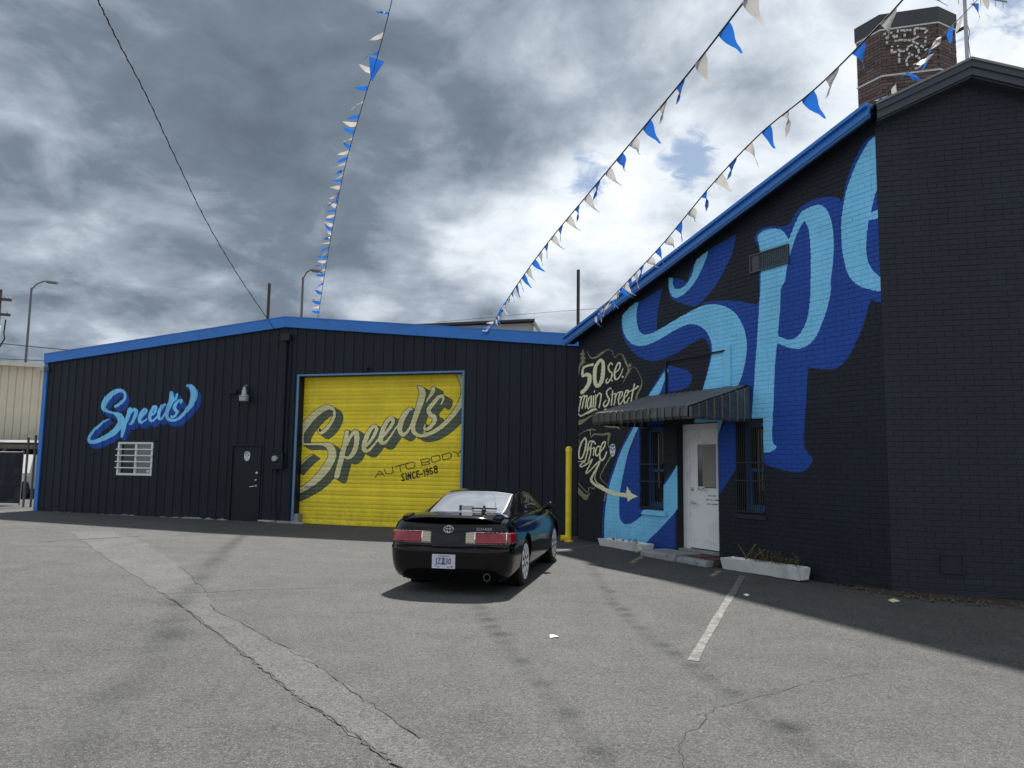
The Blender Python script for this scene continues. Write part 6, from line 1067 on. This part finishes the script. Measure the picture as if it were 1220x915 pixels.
zr_ = [.15, .20, .26, .34, .45, .545, .572, .588, .60, .64, .70, .78, .84, .875, .895, .915]
yr_ = [.16, .08, .03, .008, .0, .0, .010, .048, .060, .066, .072, .082, .097, .115, .14, .19]
zf_ = [.15, .3, .45, .6, .75, .85, .915]; yf_ = [4.66, 4.80, 4.84, 4.80, 4.62, 4.38, 4.1]
def contour(z, inset=0., dens=1):
    wd = float(np.interp(z, zt_, wt_)) - inset; y0 = float(np.interp(z, zr_, yr_)) + inset; y1 = float(np.interp(z, zf_, yf_)) - inset
    rx, ry, fx, fy, e = .40, .34, .5, .7, 2 / 2.3; pts = []
    bow = lambda x: .045 * (x / .88) ** 2
    for k in range(8 * dens): x = (wd - rx) * k / (8 * dens); pts.append((x, y0 + bow(x)))
    b0 = bow(wd - rx)
    for k in range(12 * dens + 1):
        a = math.pi / 2 * k / (12 * dens); pts.append((wd - rx + rx * math.sin(a) ** e, y0 + b0 + ry * (1 - math.cos(a) ** e)))
    ys = y0 + b0 + ry; ye = y1 - fy
    for k in range(1, 26):
        s = k / 26; pts.append((wd + .015 * math.sin(math.pi * s), ys + (ye - ys) * s))
    for k in range(11):
        a = math.pi / 2 * k / 10; pts.append((wd - fx + fx * math.cos(a) ** e, ye + fy * math.sin(a) ** e))
    for k in (.66, .33, 0): pts.append(((wd - fx) * k, y1))
    return pts
def drop(x, y, z):
    s = min(1, max(0, (y - 3.2) / 1.5)); s = s * s * (3 - 2 * s); z -= .17 * s * max(0, (z - .5) / .41)
    r = min(1, max(0, (y - .16) / .7)); z += .035 * r * max(0, min(1, (z - .86) / .05)) * (1 - s)
    return (x, y, z)
levels = [(z, 0.) for z in (.15, .175, .20, .24, .28, .34, .40, .47, .53, .55, .562, .572, .58, .588, .595, .60, .62, .66, .70, .74, .78, .82, .85, .87, .885, .895, .905, .915)] + [(.921, .05), (.926, .12), (.93, .25), (.932, .40), (.934, .55)]
mb = MB(); rings = []
for z, ins in levels:
    c = contour(min(z, .915), ins); M_ = len(c)
    ring = [drop(x, y, z) for x, y in c] + [drop(-x, y, z) for x, y in c[-2:0:-1]]
    rings.append(ring)
N = len(rings[0]); vs = [p for r in rings for p in r]
fs = [(i * N + k, i * N + (k + 1) % N, (i + 1) * N + (k + 1) % N, (i + 1) * N + k) for i in range(len(rings) - 1) for k in range(N)]
def cap(base, flip):
    out = []
    for k in range(M_ - 1):
        a, b = base + k, base + k + 1; c, d = base + (N - k) % N, base + (N - k - 1) % N
        f = [q for i, q in enumerate((a, b, d, c)) if q not in (a, b, d, c)[:i]]
        if len(f) > 2: out.append(tuple(f[::-1] if flip else f))
    return out
fs += cap(0, False) + cap((len(rings) - 1) * N, True)
body = part('body', mb.add(vs, fs), M_PAINT, car)
AX = ((1.13, .318), (3.82, .318))
cut = MB()
for y, z in AX:
    for s in (-1, 1): cut.lathe([(.365, s * .60 - .45 * (s < 0)), (.365, s * .60 + .45 * (s > 0))], 48, (0, y, z + .02), 'x')
cutter = part('cutter', cut, M_BLKPL, car)
bo = body.modifiers.new('arch', 'BOOLEAN'); bo.operation = 'DIFFERENCE'; bo.object = cutter; bo.solver = 'EXACT'
dg = bpy.context.evaluated_depsgraph_get(); dg.update()
me = bpy.data.meshes.new_from_object(body.evaluated_get(dg)); body.modifiers.clear(); body.data = me
bpy.data.objects.remove(cutter, do_unlink=True)
me.polygons.foreach_set('use_smooth', [True] * len(me.polygons)); me.set_sharp_from_angle(angle=R(32)); me.update()
# cabin
ST = [(.80, .945, .58, .938, .64, .930), (.95, .985, .60, .965, .71, .925), (1.15, 1.055, .60, 1.02, .755, .92), (1.4, 1.14, .585, 1.10, .775, .915), (1.65, 1.212, .565, 1.172, .785, .91), (1.9, 1.255, .555, 1.215, .79, .905), (2.2, 1.275, .55, 1.235, .79, .90),
      (2.6, 1.268, .55, 1.228, .785, .895), (2.9, 1.225, .555, 1.18, .78, .89), (3.2, 1.12, .58, 1.075, .765, .885), (3.5, .985, .61, .945, .735, .875), (3.66, .90, .62, .88, .69, .86)]
SY = [s[0] for s in ST]
SA = np.array([[p.x, p.y, p.z] for p in cr([(s[0], s[1], s[2]) for s in ST], 8)]); SB = np.array([[p.x, p.y, p.z] for p in cr([(s[3], s[4], s[5]) for s in ST], 8)])
def station(y): return [float(np.interp(y, SA[:, 0], col)) for col in (SA[:, 1], SA[:, 2], SB[:, 0], SB[:, 1], SB[:, 2])]
def top_pt(y, t):   # t -1..1 across the roof or glass
    zc, we, ze, wb, zb = station(y); return (we * t, y, zc - (zc - ze) * abs(t) ** 2.6)
def side_pt(y, s, sg):   # s 0 at the roof edge, 1 at the belt
    zc, we, ze, wb, zb = station(y); x = we + (wb - we) * (s + .10 * math.sin(math.pi * s)); return (sg * x, y, ze + (zb - ze) * s)
mb = MB(); ys = np.linspace(.80, 3.66, 40); sec_n = None; vs = []
for y in ys:
    row = [side_pt(y, s, -1) for s in (1.35, 1, .8, .6, .4, .2, .06)] + [top_pt(y, t) for t in (-1, -.93, -.82, -.6, -.3, 0, .3, .6, .82, .93, 1)] + [side_pt(y, s, 1) for s in (.06, .2, .4, .6, .8, 1, 1.35)]
    sec_n = len(row); vs += row
mb.add(vs, [(i * sec_n + k, i * sec_n + k + 1, (i + 1) * sec_n + k + 1, (i + 1) * sec_n + k) for i in range(len(ys) - 1) for k in range(sec_n - 1)])
mb.add([vs[k] for k in range(sec_n)], [tuple(range(sec_n))]); mb.add([vs[(len(ys) - 1) * sec_n + k] for k in range(sec_n)], [tuple(range(sec_n))[::-1]])
part('cabin', mb, M_PAINT, car, smooth=50)
def glass(name, fn, us, ys_, off, mat):
    mb = MB(); n = len(us); vs = []
    for y in ys_:
        for u in us: p = Vector(fn(y, u)); vs.append(p + Vector(off(p)))
    mb.add(vs, [(i * n + k, i * n + k + 1, (i + 1) * n + k + 1, (i + 1) * n + k) for i in range(len(ys_) - 1) for k in range(n - 1)])
    return part(name, mb, mat, car, smooth=60, fix=False)
glass('window_seal', lambda y, u: top_pt(y, u * (.93 + .02 * (y - .9))), np.linspace(-1, 1, 17), np.linspace(.865, 1.73, 14), lambda p: (0, -.001, .004), M_BLKPL)
glass('rear_window', lambda y, u: top_pt(y, u * (.885 + .02 * (y - .9))), np.linspace(-1, 1, 17), np.linspace(.895, 1.70, 14), lambda p: (0, -.003, .008), M_CGLASS)
glass('windscreen', lambda y, u: top_pt(y, u * .9), np.linspace(-1, 1, 13), np.linspace(2.88, 3.55, 10), lambda p: (0, .002, .006), M_SGLASS)
for sg in (-1, 1):
    def sidewin(y, u, sg=sg):
        f = min(1, max(0, (y - 1.45) / .45)); f2 = min(1, max(0, (3.32 - y) / .5)); lo, hi = .90, .90 - .80 * f ** .6 * f2 ** .7
        return side_pt(y, hi + (lo - hi) * u, sg)
    glass('side_window', sidewin, np.linspace(0, 1, 6), np.linspace(1.47, 3.30, 22), lambda p, sg=sg: (sg * .005, 0, .003), M_SGLASS)
    part('mirror', MB().lathe([(.005, -.075), (.055, -.07), (.075, -.03), (.072, .03), (.045, .085), (.005, .10)], 16, (sg * .93, 2.98, .985), 'y').tube([(sg * .80, 3.02, .94), (sg * .90, 3.0, .965)], .028, 8), M_PAINT, car, smooth=50)
    dr = part('door', MB().tube([side_pt(2.02, 1.02, sg), (sg * .872, 2.0, .80), (sg * .897, 1.98, .62), (sg * .885, 2.0, .42), (sg * .86, 2.1, .30)], .004, 5), M_BLKPL, car); part('handle', MB().box(sg * .885 - .012, sg * .885 + .012, 2.12, 2.30, .73, .765), M_PAINT, dr)
# tail lights follow the rounded tail
def along(z):
    c = contour(z, 0, 3); acc = [0.]
    for a, b in zip(c[:-1], c[1:]): acc.append(acc[-1] + math.hypot(b[0] - a[0], b[1] - a[1]))
    return c, acc
def tailpiece(name, s0, s1, z0, z1, off, mat, parent, sg, n=12, m=5, rnd=.02):
    mb = MB(); vs = []
    for j in range(m):
        z = z0 + (z1 - z0) * j / (m - 1); c, acc = along(z)
        for i in range(n + 1):
            s = s0 + (s1 - s0) * i / n; x = float(np.interp(s, acc, [p[0] for p in c])); y = float(np.interp(s, acc, [p[1] for p in c]))
            x2 = float(np.interp(s + .01, acc, [p[0] for p in c])); y2 = float(np.interp(s + .01, acc, [p[1] for p in c]))
            d = Vector((x2 - x, y2 - y)).normalized(); edge = min(min(i, n - i) / 1.0, min(j, m - 1 - j) / 1.0, 1.)
            o = off * (1 if edge > 0 else 0) - .004 * (edge == 0)
            vs.append((sg * (x + d.y * o), y - d.x * o, z))
    mb.add(vs, [(j * (n + 1) + i, j * (n + 1) + i + 1, (j + 1) * (n + 1) + i + 1, (j + 1) * (n + 1) + i) for j in range(m - 1) for i in range(n)])
    return part(name, mb, mat, parent, smooth=40, fix=False)
for sg in (-1, 1):
    tl = tailpiece('tail_light', .232, .988, .620, .785, .012, M_CHROME, car, sg)
    tailpiece('reverse_lens', .243, .369, .630, .774, .018, M_CLEAR, tl, sg, 18, 11)
    tailpiece('red_lens', .372, .801, .630, .774, .018, M_RED, tl, sg, 44, 11)
    tailpiece('side_lens', .803, .977, .632, .768, .016, M_RED if sg > 0 else M_AMBER, tl, sg, 20, 11)
tailpiece('garnish', .0, .225, .640, .655, .004, M_BLKPL, car, 1, 6, 3); tailpiece('garnish', .0, .225, .640, .655, .004, M_BLKPL, car, -1, 6, 3)
# trunk spoiler
mb = MB(); n = 24; pr = [(.035, .968), (.06, .985), (.16, .992), (.27, .983), (.30, .972), (.24, .962), (.10, .952), (.045, .954)]; vs = []
for i in range(n + 1):
    t = -1 + 2 * i / n; x = .68 * t; e = abs(t) ** 4; k = 1 - .25 * e
    for y, z in pr: vs.append((x, .04 + .05 * t * t + (y - .16) * k + .13 + .05 * e, z - .018 - .045 * e))
m_ = len(pr); mb.add(vs, [(i * m_ + k, i * m_ + (k + 1) % m_, (i + 1) * m_ + (k + 1) % m_, (i + 1) * m_ + k) for i in range(n) for k in range(m_)] + [tuple(range(m_)), tuple(range(n * m_, n * m_ + m_))[::-1]])
sp = part('spoiler', mb, M_PAINT, car, smooth=40)
for s in (-1, 1): part('spoiler_foot', MB().prism([(s * .60, .16, .90), (s * .70, .18, .89), (s * .70, .38, .92), (s * .60, .38, .93)], (0, 0, .055)), M_PAINT, sp)
# emblem, badge, plate, wiper, exhaust
def ell(cx, cz, a, b, r, y, n=28): return MB().tube([(cx + a * math.cos(2 * math.pi * k / n), y, cz + b * math.sin(2 * math.pi * k / n)) for k in range(n + 1)], r, 6)
em = part('emblem', ell(0, .845 - .04, .066, .045, .0075, .078), M_CHROME, car, smooth=60)
part('emblem_ring', ell(0, .806, .024, .042, .006, .078), M_CHROME, em, smooth=60); part('emblem_ring', ell(0, .826, .056, .018, .006, .078), M_CHROME, em, smooth=60)
def text(name, s, size, M, mat, parent, ext=.002, sx=1.):
    cu = bpy.data.curves.new(name, 'FONT'); cu.body = s; cu.size = size; cu.extrude = ext; cu.align_x = 'CENTER'; cu.align_y = 'CENTER'; cu.resolution_u = 3
    tmp = bpy.data.objects.new('tmp', cu); COL.objects.link(tmp); d = bpy.context.evaluated_depsgraph_get(); d.update()
    me = bpy.data.meshes.new_from_object(tmp.evaluated_get(d)); bpy.data.objects.remove(tmp, do_unlink=True); me.name = name
    o = link(name, me, mat, parent, M @ Matrix.Rotation(R(90), 4, 'X') @ Matrix.Diagonal((sx, 1, 1, 1))); return o
text('badge_lettering', 'SOARER', .052, KM @ T(.50, .083, .812), M_CHROME, car, .003, 1.15)
M_PLATE = worn('plate_lavender', (.62, .62, .74), .4, .06, 9.)
pl = part('number_plate', MB().box(-.185, .125, -.022, -.008, .335, .495), M_PLATE, car)
part('plate_rim', MB().box(-.19, -.184, -.026, -.006, .33, .50).box(.124, .13, -.026, -.006, .33, .50).box(-.1838, .1238, -.026, -.006, .494, .50).box(-.1838, .1238, -.026, -.006, .33, .336), M_STICK, pl)
tr_ = MB(); 
for k in range(3): tr_.prism([(-.03 - .035 + .008 * k, -.0225, .37 + .03 * k), (-.03 + .035 - .008 * k, -.0225, .37 + .03 * k), (-.03, -.0225, .425 + .03 * k)], (0, -.001 - .0005 * k, 0))
part('plate_tree', tr_, worn('plate_tree_green', (.16, .33, .33), .5, .1), pl)
text('plate_lettering', 'JZZ30', .105, KM @ T(-.03, -.0255, .415), worn('plate_ink', (.015, .02, .05), .5, .1), pl, .001, .82)
part('plate_sticker', MB().box(.07, .10, -.025, -.0222, .345, .36).box(-.12, -.08, -.025, -.0222, .343, .352).box(.015, .05, -.025, -.0222, .343, .352).box(-.11, .05, -.025, -.0222, .476, .483), M_STICKB, pl)
wp = part('rear_wiper', MB().bar((.08, .955, 1.025), (.46, .965, 1.022), .022, .02), M_BLKPL, car)
part('wiper_pivot', MB().lathe([(.03, -.02), (.035, .02), (.02, .035)], 12, (.27, .93, .99)).bar((.27, .93, 1.0), (.27, .96, 1.055), .03), M_BLKPL, wp)
part('brake_lamp', MB().box(-.09, .10, .985, 1.03, 1.005, 1.055), M_CHROME, car)
part('brake_lamp_cap', MB().box(-.12, -.088, .975, 1.035, .99, 1.06), M_BLKPL, car)
part('tailpipe', MB().lathe([(.044, .30), (.044, -.02), (.048, -.025), (.048, -.03), (.040, -.03), (.038, .2)], 20, (.56, .05, .235), 'y'), M_STEEL, car, smooth=40)
part('underbody', MB().box(-.70, .70, .25, 4.5, .16, .30), M_BLKPL, car)
for y, z in AX:
    for s in (-1, 1):
        wh = link('wheel', None, None, car, KM @ T(s * .755, y, z)); o = s
        part('tyre', MB().lathe([(.228, -.105), (.29, -.11), (.312, -.095), (.318, -.06), (.318, .06), (.312, .095), (.29, .11), (.228, .105)], 40, (0, 0, 0), 'x'), M_TYRE, wh, smooth=35)
        part('rim', MB().lathe([(.05, o * .02), (.20, o * .05), (.205, o * .07), (.218, o * .104), (.236, o * .112), (.238, o * .10), (.226, -o * .08), (.05, -o * .08)], 40, (0, 0, 0), 'x'), M_RIM, wh, smooth=35)
        for k in range(10):
            a = 2 * math.pi * k / 10; c, q = math.cos(a), math.sin(a)
            part('spoke', MB().bar((o * .092, .04 * c, .04 * q), (o * .106, .222 * c, .222 * q), .05, .02, upv=(1, 0, 0)), M_RIM, wh)
        part('hub', MB().lathe([(.06, o * .03), (.06, o * .100), (.03, o * .110), (.005, o * .112)], 18, (0, 0, 0), 'x'), M_RIM, wh, smooth=35)
        part('arch_liner', MB().lathe([(.362, -o * .16), (.362, o * .08), (.345, o * .08), (.345, -o * .16)], 30, (0, 0, .02), 'x'), M_BLKPL, wh)
